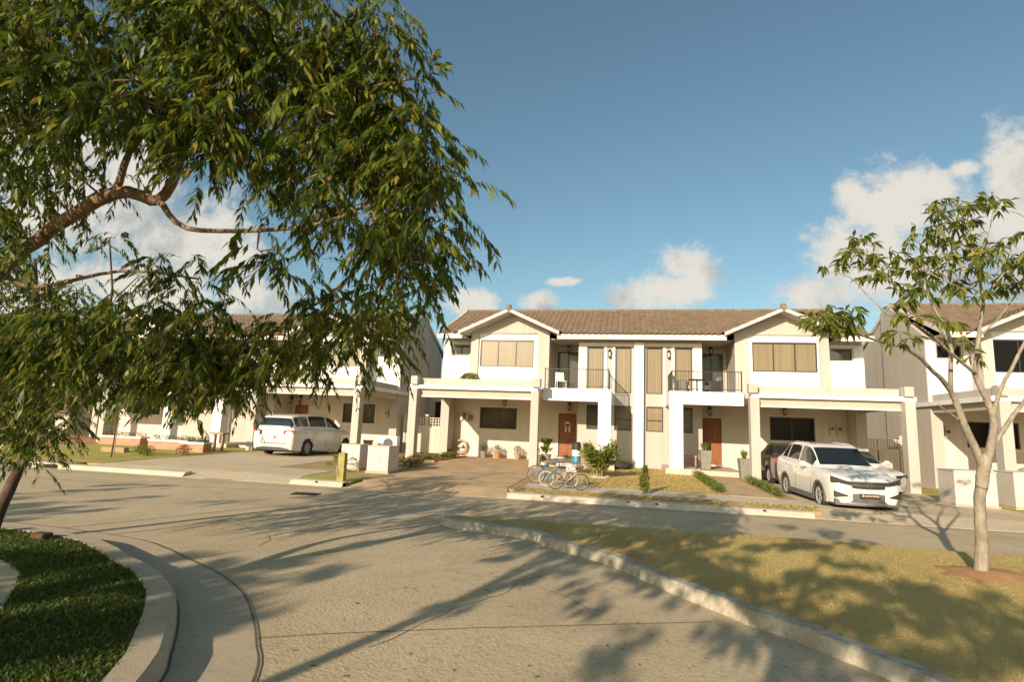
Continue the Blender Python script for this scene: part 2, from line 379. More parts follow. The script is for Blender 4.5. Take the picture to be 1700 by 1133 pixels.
        if bevel:
            b = o.modifiers.new('bevel', 'BEVEL'); b.width = bevel; b.segments = seg; b.limit_method = 'ANGLE'; b.angle_limit = math.radians(40)
        return o
def np_mesh(name, V, nper, mat, parent=None, smooth=False):
    # V: (k, nper, 3) independent faces of nper corners
    V = np.asarray(V, np.float32); k = V.shape[0]
    me = bpy.data.meshes.new(name)
    me.vertices.add(k * nper); me.vertices.foreach_set('co', V.reshape(-1))
    me.loops.add(k * nper); me.loops.foreach_set('vertex_index', np.arange(k * nper, dtype=np.int32))
    me.polygons.add(k); me.polygons.foreach_set('loop_start', np.arange(0, k * nper, nper, dtype=np.int32))
    me.polygons.foreach_set('loop_total', np.full(k, nper, dtype=np.int32))
    me.update(calc_edges=True); me.materials.append(mat)
    o = bpy.data.objects.new(name, me); COL.objects.link(o)
    if parent is not None: o.parent = parent
    return o
def tag(o, label=None, cat=None, group=None, kind=None):
    if label: o['label'] = label
    if cat: o['category'] = cat
    if group: o['group'] = group
    if kind: o['kind'] = kind
    return o
def thing(name, label, cat, loc=(0, 0, 0), rz=0.0, group=None):
    o = bpy.data.objects.new(name, None); COL.objects.link(o)
    o.location = loc; o.rotation_euler = (0, 0, rz); o.empty_display_size = 0.3
    return tag(o, label, cat, group)
def dup(root, loc, rz=0.0, label=None, group=None):
    def cp(o, par):
        c = o.copy(); COL.objects.link(c)
        if par is not None: c.parent = par
        for ch in kids[o.name]: cp(ch, c)
        return c
    kids = {}
    def walk(o):
        kids[o.name] = list(o.children)
        for ch in o.children: walk(ch)
    walk(root)
    r = cp(root, None)
    r.location = loc; r.rotation_euler = (0, 0, rz)
    return tag(r, label, None, group)
def gz(x, y):
    z0 = -0.02 * max(x, 0.0) if x < 9.5 else -0.19
    t = min(1.0, max(0.0, (22 - y) / 7.1))
    return z0 * (1 - t) - 0.13 * t
ROAD = -0.25
# ------------------------------------------------------------------ ground, streets, kerbs
def struct(o): return tag(o, kind='structure')
g = MB(); g.box(-900, 900, -900, 900, -0.8, -0.262); struct(g.build('ground', M['base']))
g = MB(); g.quad((-70, -40, ROAD), (70, -40, ROAD), (70, 14.72, ROAD), (-70, 14.72, ROAD)); struct(g.build('road', M['concrete']))
def sheet(name, x0, x1, y0, y1, mat, dz=0.0, nx=8, ny=24, apron=False, zf=gz):
    m = MB(); V = []; F = []
    for j in range(ny + 1):
        for i in range(nx + 1):
            x = x0 + (x1 - x0) * i / nx; y = y0 + (y1 - y0) * j / ny
            z = zf(x, y) + dz
            if apron and y < 15.6:
                t = max(0.0, (15.6 - y) / (15.6 - y0)); z = z * (1 - t) + (ROAD + 0.006) * t
                x += (x - (x0 + x1) / 2) * 0.14 * t
            V.append((x, y, z))
    F = [(j * (nx + 1) + i, j * (nx + 1) + i + 1, (j + 1) * (nx + 1) + i + 1, (j + 1) * (nx + 1) + i) for j in range(ny) for i in range(nx)]
    def id_(i, j): return j * (nx + 1) + i
    ring = [id_(i, 0) for i in range(nx + 1)] + [id_(nx, j) for j in range(1, ny + 1)] + [id_(i, ny) for i in range(nx - 1, -1, -1)] + [id_(0, j) for j in range(ny - 1, 0, -1)]
    b0 = len(V); V += [(V[q][0], V[q][1], -0.27) for q in ring]; k = len(ring)
    F += [(ring[i], b0 + i, b0 + (i + 1) % k, ring[(i + 1) % k]) for i in range(k)]
    m.add(V, F)
    return struct(m.build(name, mat))
sheet('yard', -70, 70, 15.6, 60, M['soil'], 0.0, 140, 90)
def kerb_run(x0, x1, name='kerb'):
    n = max(2, int(abs(x1 - x0) / 0.3)); rr = random.Random(int(x0 * 10))
    prof = [(14.60, -0.30), (14.60, -0.246), (14.70, -0.135), (14.76, -0.118), (14.98, -0.114), (14.98, -0.3)]
    m = MB(); V = []
    for i in range(n + 1):
        x = x0 + (x1 - x0) * i / n; j = rr.uniform(-0.008, 0.008)
        for (y, z) in prof: V.append((x, y + j, z + j * 0.5))
    k = len(prof)
    m.add(V, [(i * k + a, (i + 1) * k + a, (i + 1) * k + a + 1, i * k + a + 1) for i in range(n) for a in range(k - 1)] + [tuple(range(k)), tuple(n * k + a for a in range(k))])
    return struct(m.build(name, M['sidewalk']))
kerb_run(-3.55, 3.75); kerb_run(-9.75, -8.15); kerb_run(-17.6, -13.2); kerb_run(-32, -20.6); kerb_run(10.25, 11.1); kerb_run(17.5, 40)
# storm drain mouths in the kerb, left of the street
m = MB()
for a in (-20.4, -19.4, -18.45): m.box(a, a + 0.82, 14.62, 14.9, -0.235, -0.135)
struct(m.build('storm_drain', M['dark']))
m = MB()
m.box(-20.6, -17.55, 14.66, 15.1, -0.135, -0.10)
for a in (-20.6, -19.56, -18.6, -17.62): m.box(a, a + 0.16, 14.60, 14.9, -0.25, -0.136)
struct(m.build('drain_lintel', M['sidewalk']))
# rain pipe mouths
for k, x in enumerate((-2.62, -0.48, 0.21, 2.68, -8.95, -8.12)):
    m = MB(); m.lathe([(0.055, 0), (0.055, 0.05), (0.035, 0.05), (0.035, 0.01)], (x, 14.655, -0.185), 10, 'y', cap=False); m.lathe([(0.045, 0.012), (0.001, 0.012)], (x, 14.655, -0.185), 10, 'y')
    tag(m.build('drain_pipe', M['dark']), ['dark rain pipe mouth in the kerb below the bicycles', 'dark rain pipe mouth in the kerb just left of the little sapling', 'dark rain pipe mouth in the kerb just right of the little sapling', 'dark rain pipe mouth in the kerb beside the wide driveway with the white SUV',
        'dark rain pipe mouth in the short kerb, left of the yellow post', 'dark rain pipe mouth at the right end of the short kerb by the yellow post'][k], 'drain pipe', 'rain pipe mouths in the kerb')
sheet('driveway_pavers', -7.85, -3.75, 14.62, 23.0, M['paver'], 0.012, 8, 40, True)
sheet('carport_floor', -9.2, -3.9, 23.0, 28.0, M['paver'], 0.014, 8, 10)
sheet('driveway', -12.3, -9.9, 14.62, 17.3, M['drive'], 0.013, 6, 12, True)
sheet('driveway', 4.15, 9.75, 14.62, 28.0, M['drive'], 0.012, 8, 40, True)
sheet('driveway', -17.0, -11.9, 14.62, 29.0, M['drive'], 0.012, 8, 40, True)
sheet('driveway_pavers', -31.5, -25.6, 14.62, 30.0, M['redpaver'], 0.012, 8, 40, True)
sheet('driveway', 11.4, 17.2, 14.62, 27.0, M['drive'], 0.012, 8, 40, True)
sheet('sidewalk', -3.4, 4.1, 15.95, 17.15, M['sidewalk'], 0.008, 16, 4)
sheet('walkway_pavers', 2.32, 3.58, 17.15, 23.7, M['paver'], 0.016, 4, 20)
sheet('lawn', -3.3, 2.3, 17.2, 26.0, M['medsoil'], 0.005, 10, 20)
m_ = noisy('green_lawn', (0.30, 0.27, 0.05), (0.42, 0.36, 0.09), 1.2, 0.95, 0.4, 60, c3=(0.42, 0.30, 0.12), scale3=2.0, amt3=0.5)
M['greenlawn'] = m_
sheet('lawn', -25.0, -17.3, 15.95, 25.0, M['greenlawn'], 0.005, 10, 20)
sheet('lawn', 9.9, 11.3, 17.0, 26.0, M['greenlawn'], 0.005, 4, 10)
sheet('verge', -3.5, 4.0, 14.98, 15.95, M['soil'], 0.006, 16, 3)
sheet('verge', -9.75, -8.1, 14.98, 16.2, M['greenlawn'], 0.006, 6, 3)
sheet('verge', -25.4, -17.7, 14.98, 15.9, M['soil'], 0.006, 12, 3)
sheet('verge', -70, -31.9, 14.7, 15.65, M['soil'], 0.006, 20, 3)
sheet('verge', 10.2, 11.2, 14.7, 15.65, M['soil'], 0.006, 4, 3)
sheet('verge', 17.4, 70, 14.7, 15.65, M['soil'], 0.006, 20, 3)

def catmull(P, per=6, closed=False):
    P = [np.array(p, float) for p in P]; out = []; n = len(P)
    for i in range(n if closed else n - 1):
        p0 = P[(i - 1) % n] if closed or i > 0 else P[i]; p1 = P[i]; p2 = P[(i + 1) % n]
        p3 = P[(i + 2) % n] if closed or i + 2 < n else P[(i + 1) % n]
        for k in range(per):
            t = k / per
            out.append(0.5 * ((2 * p1) + (-p0 + p2) * t + (2 * p0 - 5 * p1 + 4 * p2 - p3) * t * t + (-p0 + 3 * p1 - 3 * p2 + p3) * t ** 3))
    if not closed: out.append(P[-1])
    return out
def normals2(L):
    out = []
    for i in range(len(L)):
        d = L[min(i + 1, len(L) - 1)] - L[max(i - 1, 0)]; d = d / (np.linalg.norm(d) + 1e-9); out.append(np.array([-d[1], d[0]]))
    return out
def sweep(name, L, prof, mat, jit=0.0, seed=1):
    rr = random.Random(seed); Nn = normals2(L); m = MB(); V = []; k = len(prof)
    for i, p in enumerate(L):
        j = rr.uniform(-jit, jit); j2 = rr.uniform(-jit, jit)
        for a, (o, z) in enumerate(prof):
            q = p + Nn[i] * (o + j); V.append((q[0], q[1], z + (j2 if 0 < a < k - 1 else 0)))
    m.add(V, [(i * k + a, (i + 1) * k + a, (i + 1) * k + a + 1, i * k + a + 1) for i in range(len(L) - 1) for a in range(k - 1)] + [tuple(range(k)), tuple((len(L) - 1) * k + a for a in range(k))])
    return struct(m.build(name, mat, smooth=False))
# the grassed median: kerb on the near side, turf straight to the street on the far side
MED_NEAR = catmull([(-3.55, 10.75), (-3.86, 10.52), (-3.84, 10.22), (-3.5, 9.98), (-2.14, 9.55), (-1.68, 9.0), (-0.78, 8.22), (-0.12, 7.26), (0.62, 6.24), (0.95, 5.92), (1.42, 5.28), (2.1, 4.2), (3.2, 2.2), (5.2, -1.5), (8.0, -7.0)], 5)
KW = 0.21
sweep('kerb', MED_NEAR, [(0, -0.32), (0.0, ROAD + 0.004), (0.03, -0.135), (0.05, -0.115), (0.18, -0.105), (KW, -0.12), (KW, -0.32)], M['kerb'], 0.013, 4)
_nn = normals2(MED_NEAR)
MED_IN = [p + q * (KW - 0.03) for p, q in zip(MED_NEAR, _nn)]
MED_POLY = [tuple(p) for p in MED_IN] + [(40, -7.0), (40, 10.75), (20, 10.7), (8, 10.72), (4, 10.75), (2.5, 10.85), (0, 10.75), (-2, 10.78), (-3.3, 10.82)]
def fill(name, poly, z, mat, zbot=None):
    bm = bmesh.new()
    vs = [bm.verts.new((x, y, z)) for x, y in poly]
    f = bm.faces.new(vs)
    if f.normal.z < 0: f.normal_flip()
    if zbot is not None:
        n = len(vs); lo = [bm.verts.new((x, y, zbot)) for x, y in poly]
        for i in range(n): bm.faces.new((vs[i], vs[(i + 1) % n], lo[(i + 1) % n], lo[i]))
    bmesh.ops.triangulate(bm, faces=[q for q in bm.faces if len(q.verts) > 4])
    bmesh.ops.recalc_face_normals(bm, faces=bm.faces)
    me = bpy.data.meshes.new(name); bm.to_mesh(me); bm.free(); me.materials.append(mat)
    o = bpy.data.objects.new(name, me); COL.objects.link(o); return struct(o)
fill('median', MED_POLY, -0.128, M['medsoil'], -0.3)
# the planted island at the left corner
ISL = catmull([(-24, 7.6), (-14, 7.15), (-9.9, 6.95), (-7.8, 6.72), (-6.9, 6.37), (-6.2, 5.97), (-5.53, 5.6), (-4.84, 5.07), (-4.32, 4.5), (-3.93, 4.0), (-3.66, 3.62), (-3.25, 2.7), (-3.0, 1.5), (-2.95, 0.0), (-3.2, -3.0), (-4.2, -8.0)], 5)
sweep('kerb', ISL, [(0, -0.32), (0, ROAD + 0.004), (-0.03, -0.125), (-0.06, -0.10), (-0.26, -0.095), (-0.27, -0.12), (-0.27, -0.32)], M['gutter'], 0.004, 9)
sweep('gutter', ISL, [(0.0, ROAD + 0.010), (0.30, ROAD + 0.006), (0.60, ROAD + 0.008)], M['gutter'], 0.0, 3)
_ni = normals2(ISL)
ISL_IN = [p - q * 0.26 for p, q in zip(ISL, _ni)]
ISL_POLY = [tuple(p) for p in ISL_IN] + [(-30, -8), (-30, 7.3)]
fill('island', ISL_POLY, -0.115, M['green_soil'], -0.3)
def strip(name, L, w, z, mat): return sweep(name, [np.array(p, float) for p in L], [(-w / 2, z), (w / 2, z)], mat)
M['joint'] = plain('joint_tar', (0.13, 0.10, 0.075), 0.9)
strip('road_joint', [p + q * 0.605 for p, q in zip(ISL, _ni)], 0.018, ROAD + 0.013, M['joint'])
strip('road_joint', [p + q * 0.012 for p, q in zip(ISL, _ni)], 0.016, ROAD + 0.014, M['joint'])
strip('road_joint', [(-8.3, 6.75), (-6.8, 10.45), (-5.57, 12.9), (-4.9, 14.4)], 0.02, ROAD + 0.004, M['joint'])
strip('road_joint', [(-9.08, 7.5), (-7.47, 11.5), (-6.3, 14.3)], 0.02, ROAD + 0.004, M['joint'])
strip('road_joint', [(-3.72, 4.42), (-3.05, 4.78), (-1.9, 5.3), (0.3, 6.2)], 0.016, ROAD + 0.004, M['joint'])
strip('road_joint', [(-32, 14.3), (-12, 14.05), (-3.6, 14.2), (4, 14.35), (20, 14.4)], 0.025, ROAD + 0.004, M['joint'])
strip('road_joint', [(-30, 12.6), (-14, 12.4), (-8.2, 13.3)], 0.025, ROAD + 0.004, M['joint'])
PATHD = [(-9.5, 4.9), (-8.2, 5.45), (-7.3, 5.3), (-6.6, 4.95), (-6.05, 4.45), (-5.55, 3.95), (-5.1, 3.3), (-5.2, 2.4), (-6.4, 1.6), (-9.5, 1.8)]
fill('path', [tuple(p) for p in catmull(PATHD, 5, True)], -0.104, M['gutter'])

# cracks wandering over the concrete
rr = random.Random(11)
for (x, y, a, n) in ((-2.6, 4.6, 1.1, 26), (-0.9, 6.2, 2.5, 20), (-5.2, 9.2, .5, 30), (-2.0, 11.6, .1, 26), (1.5, 12.6, .2, 22), (-7.5, 9.0, -.3, 22)):
    L = []
    for i in range(n):
        L.append((x, y)); a += rr.uniform(-.45, .45) * .6; x += math.cos(a) * .12; y += math.sin(a) * .12
    sweep('road_crack', [np.array(q, float) for q in L], [(-.004, ROAD + .004), (.004, ROAD + .004)], M['joint'])
# ------------------------------------------------------------------ the duplex houses
YO = -26.0
def tile_roof(mb, x0, x1, y0, z0, y1, z1, period=0.265, course=0.36, amp=0.05, run='y', keep=None):
    # barrel tiles: corrugated sheet running from the eave (y0, z0) up to (y1, z1), stepped at every course
    L = math.hypot(y1 - y0, z1 - z0); nc = max(2, int(round(L / course))); per = 8
    nx = int(round((x1 - x0) / period)) * per
    ty, tz = (y1 - y0) / L, (z1 - z0) / L; ny_, nz_ = -tz, ty
    if nz_ < 0: ny_, nz_ = -ny_, -nz_
    V = []; rows = []
    for c in range(nc):
        for (s, lift) in ((c / nc, 0.035), ((c + 1) / nc, 0.0)):
            rows.append((s * L, lift))
    for (d, lift) in rows:
        for i in range(nx + 1):
            x = x0 + (x1 - x0) * i / nx
            h = amp * abs(math.sin(math.pi * i / per)) ** 0.8 + lift
            a, b = y0 + ty * d + ny_ * h, z0 + tz * d + nz_ * h
            V.append((x, a, b) if run == 'y' else (a, x, b))
    n1 = nx + 1
    F = [(r * n1 + i, r * n1 + i + 1, (r + 1) * n1 + i + 1, (r + 1) * n1 + i) for r in range(len(rows) - 1) for i in range(nx)]
    if keep: F = [f for f in F if keep(*V[f[0]])]
    mb.add(V, F)
def window(root, T, x0, x1, z0, z1, y, mull=(), rail=None, pane='tanpane', sill=False, surround=None, fw=0.05, name='window', sash=None):
    f = MB(T); d0, d1 = y + 0.03, y + 0.10
    f.box(x0, x0 + fw, d0, d1, z0, z1); f.box(x1 - fw, x1, d0, d1, z0, z1)
    f.box(x0 + fw, x1 - fw, d0, d1, z1 - fw * 1.2, z1); f.box(x0 + fw, x1 - fw, d0, d1, z0, z0 + fw)
    for q in mull: f.box(q - 0.025, q + 0.025, d0 + 0.004, d1, z0 + fw, z1 - fw * 1.2)
    if rail: f.box(x0 + fw, x1 - fw, d0 + 0.007, d1, rail - 0.025, rail + 0.025)
    fo = f.build(name, M['darkframe'], root)
    p = MB(T); p.box(x0 + fw * 0.5, x1 - fw * 0.5, d1 - 0.03, d1 + 0.02, z0 + fw * 0.5, z1 - fw * 0.5)
    p.build('pane', M[pane], fo)
    if sill:
        s = MB(T); s.box(x0 - 0.10, x1 + 0.10, y - 0.05, y + 0.028, z0 - 0.11, z0 - 0.004); s.build('sill', M['trim'], fo)
    if surround:
        w, mt = surround; s = MB(T); a, b = y - 0.028, y + 0.03
        s.box(x0 - w, x0 - 0.002, a, b, z0 - w, z1 + w); s.box(x1 + 0.002, x1 + w, a, b, z0 - w, z1 + w)
        s.box(x0 - 0.002, x1 + 0.002, a, b, z1 + 0.002, z1 + w); s.box(x0 - 0.002, x1 + 0.002, a, b, z0 - w, z0 - 0.002)
        s.build('surround', M[mt], fo)
    return fo
def lantern(root, T, x, y, z, h=0.34):
    m = MB(T); w = 0.075
    m.box(x - 0.05, x + 0.05, y - 0.03, y + 0.0, z - 0.05, z + 0.12)
    m.tube([(x, y - 0.03, z + 0.08), (x, y - 0.10, z + 0.13), (x, y - 0.15, z + 0.10)], 0.012, 6)
    c = y - 0.15
    m.lathe([(0.02, 0.10), (0.09, 0.03), (0.095, 0.015), (0.07, 0.0)], (x, c, z), 8)
    for dx in (-w * 0.75, w * 0.75):
        for dy in (-w * 0.75, w * 0.75): m.box(x + dx - 0.008, x + dx + 0.008, c + dy - 0.008, c + dy + 0.008, z - 0.22, z)
    m.lathe([(0.075, -0.22), (0.08, -0.235), (0.04, -0.265), (0.01, -0.29)], (x, c, z), 8)
    o = m.build('wall_lantern', M['iron'], root)
    l = MB(T); l.lathe([(0.048, -0.215), (0.055, -0.01)], (x, c, z), 8); l.build('lantern_glass', M['lampglass'], o)
def make_house(label):
    root = thing('duplex_house', label, 'house', (0, -YO, 0))
    TC = lambda x, y, z: (x, y + YO, z)
    def part(name, mat, T, fn, parent=root, **kw):
        mb = MB(T); fn(mb); return mb.build(name, M[mat], parent, **kw)
    roof = MB(TC)
    # centre block shared by both homes
    ups = [(.33, 1.05, 3.29, 5.43), (1.6, 2.34, 3.29, 5.43), (.33, 1.08, 1.6, 2.72), (1.6, 2.34, 1.6, 2.72)]
    holes = ups + [(-b, -a, c, d) for a, b, c, d in ups]
    part('wall', 'greige', TC, lambda m: m.panel(-2.75, 2.75, -0.5, 5.75, 26.3, 26.5, holes))
    part('centre_pillar', 'white', TC, lambda m: m.box(-0.21, 0.21, 26.02, 26.297, -0.5, 5.62), bevel=0.008)
    part('rear_wall', 'greige', TC, lambda m: m.box(-9.25, 9.25, 34.2, 34.4, -0.5, 5.85))
    sl = 0.452
    for s in (-1, 1):
        T = (lambda s: lambda x, y, z: (s * x, y + YO, z))(s)
        # centre block trim
        def f(m):
            m.box(2.38, 2.753, 26.24, 26.297, 3.28, 5.62); m.box(0.212, 2.378, 26.255, 26.297, 5.46, 5.62)
            m.box(1.44, 1.56, 26.25, 26.297, 3.3, 5.458); m.box(1.075, 1.19, 26.25, 26.297, 2.74, 5.458)
        part('window_trim', 'white', T, f)
        # balcony recess, porch, bay with its gable, flank
        def f(m):
            m.panel(2.55, 2.75, -0.5, 5.75, 26.502, 28.4)
            m.panel(2.752, 4.14, 3.22, 5.75, 28.4, 28.55, [(2.9, 4.0, 3.29, 5.45)])
            m.panel(4.14, 4.30, 3.22, 5.75, 26.3, 28.398)
            m.box(4.14, 4.70, 26.2, 26.36, 3.22, 6.02); m.box(7.60, 7.98, 26.2, 26.36, 3.22, 6.02)
            m.prism([(4.14, 6.022), (7.98, 6.022), (7.98, 6.08), (6.02, 6.96), (4.14, 6.08)], 26.2, 26.36)
            m.box(7.82, 7.98, 26.362, 27.0, 3.22, 5.75)
            m.panel(8.0, 9.58, 3.22, 5.85, 27.03, 27.2, [(8.28, 9.16, 5.03, 5.55)])
            m.box(9.16, 9.58, 26.95, 28.15, -0.5, 3.218)
            m.box(9.42, 9.575, 27.202, 31.0, 3.22, 5.85); m.box(9.42, 9.575, 28.152, 31.0, -0.5, 3.218); m.box(9.25, 9.40, 31.0, 34.2, -0.5, 5.85)
            m.prism([(26.9, 5.85), (31.0, 5.85), (31.0, 7.70), (30.3, 7.93)], 9.42, 9.575, 'x')
            m.prism([(31.0, 5.85), (34.4, 5.85), (31.0, 7.65)], 9.25, 9.40, 'x')
        part('wall', 'greige', T, f)
        def f(m):
            m.panel(2.752, 4.3, -0.5, 3.04, 28.0, 28.15, [(2.92, 3.83, 0.20, 2.36)])
            m.panel(4.302, 9.158, -0.5, 3.04, 28.0, 28.15, [(5.92, 7.83, 1.44, 2.50)])
        part('ground_floor_wall', 'gfwall', T, f)
        part('bay_panel', 'white', T, lambda m: m.panel(4.702, 7.598, 3.22, 6.02, 26.29, 26.42, [(4.89, 7.53, 4.40, 5.71)]))
        def f(m):
            m.panel(7.982, 9.40, 3.22, 5.70, 26.985, 27.027, [(8.20, 9.24, 4.95, 5.62)]); m.box(9.402, 9.60, 26.95, 27.06, 3.22, 5.70)
        part('wing_panel', 'white', T, f)
        # balcony carried by a portal, porch floor
        def f(m):
            m.box(1.16, 4.0, 23.7, 23.93, 2.74, 3.27); m.box(1.16, 1.38, 23.932, 26.29, 2.74, 3.265); m.box(1.16, 1.69, 23.7, 24.2, -0.3, 2.738)
        part('balcony_portal', 'white', T, f, bevel=0.006)
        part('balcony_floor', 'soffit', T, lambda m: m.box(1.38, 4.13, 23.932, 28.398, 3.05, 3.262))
        def f(m): m.box(1.0, 2.28, 23.52, 28.0, -0.4, 0.20); m.box(2.282, 4.1, 24.3, 28.0, -0.4, 0.13)
        part('porch_floor', 'sidewalk', T, f)
        # eaves
        for a, b in ((0.0, 3.70), (8.26, 9.47)):
            e = part('fascia', 'trim', T, lambda m: m.box(a, b, 25.50, 25.60, 5.66, 5.83))
            part('eave_mortar', 'mortar', T, lambda m: m.box(a, b, 25.54, 25.60, 5.832, 5.90), e)
        def f(m): m.box(0.0, 3.68, 25.602, 28.4, 5.76, 5.80); m.box(3.68, 4.14, 26.36, 28.4, 5.76, 5.80)
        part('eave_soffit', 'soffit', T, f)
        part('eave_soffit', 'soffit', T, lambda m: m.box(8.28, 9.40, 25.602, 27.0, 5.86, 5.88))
        for d in (-1, 1):
            def f(m): m.hexa([(6.0, 25.32, 6.93), (6.0 + d * 2.40, 25.32, 6.93 - 2.40 * sl), (6.0 + d * 2.40, 25.42, 6.93 - 2.40 * sl), (6.0, 25.42, 6.93),
                      (6.0, 25.32, 7.09), (6.0 + d * 2.40, 25.32, 7.09 - 2.40 * sl), (6.0 + d * 2.40, 25.42, 7.09 - 2.40 * sl), (6.0, 25.42, 7.09)])
            e = part('barge_board', 'trim', T, f)
            def f(m): m.hexa([(6.0, 25.422, 6.955), (6.0 + d * 2.36, 25.422, 6.955 - 2.36 * sl), (6.0 + d * 2.36, 26.6, 6.955 - 2.36 * sl), (6.0, 26.6, 6.955),
                       (6.0, 25.422, 6.99), (6.0 + d * 2.36, 25.422, 6.99 - 2.36 * sl), (6.0 + d * 2.36, 26.6, 6.99 - 2.36 * sl), (6.0, 26.6, 6.99)])
            part('gable_soffit', 'soffit', T, f, e)
        for (ya, za, yb, zb) in ((25.5, 5.70, 30.3, 7.87), (35.1, 5.70, 30.3, 7.87)):
            part('verge_board', 'trim', T, lambda m: m.hexa([(9.42, ya, za), (9.50, ya, za), (9.50, yb, zb), (9.42, yb, zb), (9.42, ya, za + 0.17), (9.50, ya, za + 0.17), (9.50, yb, zb + 0.17), (9.42, yb, zb + 0.17)]))
    tile_roof(roof, -9.47, 9.47, 25.47, 5.86, 30.3, 7.96, keep=lambda x, y, z: abs(abs(x) - 6.0) > 2.42 or z > 7.06 - abs(abs(x) - 6.0) * 0.452 - 0.03)
    tile_roof(roof, -9.47, 9.47, 35.13, 5.86, 30.3, 7.96)
    for s in (-1, 1):
        for d in (-1, 1):
            tile_roof(roof, 25.30, 28.6, s * 6.0 + d * 2.46, 7.06 - 2.46 * 0.452, s * 6.0, 7.06, run='x')
    ro = roof.build('roof', M['tile'], root, recalc=False)
    rc = MB(TC)
    for i in range(44):
        x = -9.46 + i * 0.43
        rc.lathe([(0.125, 0.0), (0.105, 0.445)], (x, 30.3, 7.95), 10, 'x')
    rc.build('ridge_tiles', M['tile'], ro)
    for s in (-1, 1):
        rc = MB(TC)
        for i in range(8): rc.lathe([(0.115, 0.0), (0.098, 0.44)], (s * 6.0, 25.28 + i * 0.42, 7.055), 10, 'y')
        rc.build('ridge_tiles', M['tile'], ro)
        rc = MB(TC); rc.lathe([(0.11, 0.0), (0.12, 0.05), (0.12, 0.17), (0.08, 0.20), (0.03, 0.21)], (s * 6.0, 25.42, 7.06), 10)
        rc.build('ridge_finial', M['tile'], ro)
    # openings, carports, balconies: one object each, per home
    for s in (-1, 1):
        T = (lambda s: lambda x, y, z: (s * x, y + YO, z))(s)
        window(root, T, .33, 1.05, 3.29, 5.43, 26.3); window(root, T, 1.6, 2.34, 3.29, 5.43, 26.3)
        window(root, T, .33, 1.08, 1.6, 2.72, 26.3, rail=2.1, pane='tanpane' if s > 0 else 'greypane')
        window(root, T, 1.6, 2.34, 1.6, 2.72, 26.3, rail=2.1, pane='greypane')
        window(root, T, 4.89, 7.53, 4.40, 5.71, 26.30, mull=(5.77, 6.65), sill=False)
        window(root, T, 8.28, 9.16, 5.03, 5.55, 27.03, mull=(8.72,), pane='greypane', sill=True)
        window(root, T, 5.92, 7.83, 1.44, 2.50, 28.0, mull=(6.87,), pane='darkpane', surround=(0.13, 'trim'))
        window(root, T, 2.9, 4.0, 3.29, 5.45, 28.4, mull=(3.45,), pane='greypane', name='sliding_door')
        # entrance door
        d = MB(T); d.box(2.94, 3.81, 28.05, 28.11, 0.2, 2.34)
        for (a, b, c, e) in ((3.04, 3.34, 1.25, 2.2), (3.41, 3.71, 1.25, 2.2), (3.04, 3.34, 0.4, 1.1), (3.41, 3.71, 0.4, 1.1)): d.box(a, b, 28.03, 28.048, c, e)
        do = d.build('front_door', M['doorwood'], root, bevel=0.008)
        f = MB(T)
        f.box(2.86, 2.938, 27.96, 28.06, 0.19, 2.42); f.box(3.812, 3.89, 27.96, 28.06, 0.19, 2.42); f.box(2.938, 3.812, 27.96, 28.06, 2.342, 2.42)
        f.build('door_frame', M['trim'], do)
        hd = MB(T); hd.tube([(2.99, 28.04, 1.15), (2.99, 27.97, 1.15), (3.1, 27.97, 1.15)], 0.014, 6); hd.build('handle', M['steel'], do)
        # carport
        c = MB(T); c.box(4.02, 4.34, 22.6, 23.02, -0.5, 3.028); c.box(3.98, 4.30, 22.62, 23.0, 3.202, 3.56); c.build('carport_column', M['greige'], root, bevel=0.012)
        c = MB(T); c.box(9.22, 9.56, 22.6, 23.02, -0.5, 3.028); c.box(9.24, 9.54, 22.62, 23.0, 3.202, 3.56); c.build('carport_column', M['greige'], root, bevel=0.012)
        c = MB(T); c.box(4.10, 9.68, 22.76, 28.0, 3.03, 3.20)
        co = c.build('carport_roof', M['white'], root, bevel=0.01)
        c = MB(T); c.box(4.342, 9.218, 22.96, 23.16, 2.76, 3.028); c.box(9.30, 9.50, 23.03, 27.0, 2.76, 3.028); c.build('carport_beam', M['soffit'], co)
        c = MB(T); c.box(4.342, 9.218, 22.90, 23.02, 2.69, 2.758); c.build('beam_ledge', M['trim'], co)
        c = MB(T); c.box(4.302, 9.238, 23.05, 23.2, 3.202, 3.50); c.box(9.34, 9.50, 23.05, 26.9, 3.202, 3.49); c.build('parapet', M['greige'], co)
        # balcony railing
        r = MB(T); X0, X1, Y0, Y1, Zb, Zt = 1.28, 3.95, 23.82, 26.24, 3.36, 4.11
        r.box(X0 - .02, X1, Y0 - .02, Y0 + .02, Zt - .03, Zt); r.box(X0, X1, Y0 - .015, Y0 + .015, Zb, Zb + .025)
        r.box(X0 - .02, X0 + .02, Y0 + .02, Y1, Zt - .03, Zt); r.box(X0 - .015, X0 + .015, Y0 + .015, Y1, Zb, Zb + .025)
        n = 25
        for i in range(n + 1):
            x = X0 + (X1 - X0) * i / n; w = 0.022 if i in (0, n) else 0.007
            r.box(x - w, x + w, Y0 - w, Y0 + w, Zb if w < .01 else 3.27, Zt - .03 if w < .01 else Zt + .03)
        for i in range(1, 22):
            y = Y0 + (Y1 - Y0) * i / 22; r.box(X0 - .007, X0 + .007, y - .007, y + .007, Zb + .025, Zt - .03)
        r.build('balcony_railing', M['iron'], root)
        # lanterns and meter boxes
        lantern(root, T, 1.32, 26.3, 5.18); lantern(root, T, 3.43, 28.4, 5.66); lantern(root, T, 6.55, 28.0, 2.86); lantern(root, T, 3.30, 28.0, 2.74); lantern(root, T, 2.80, 27.9, 2.66)
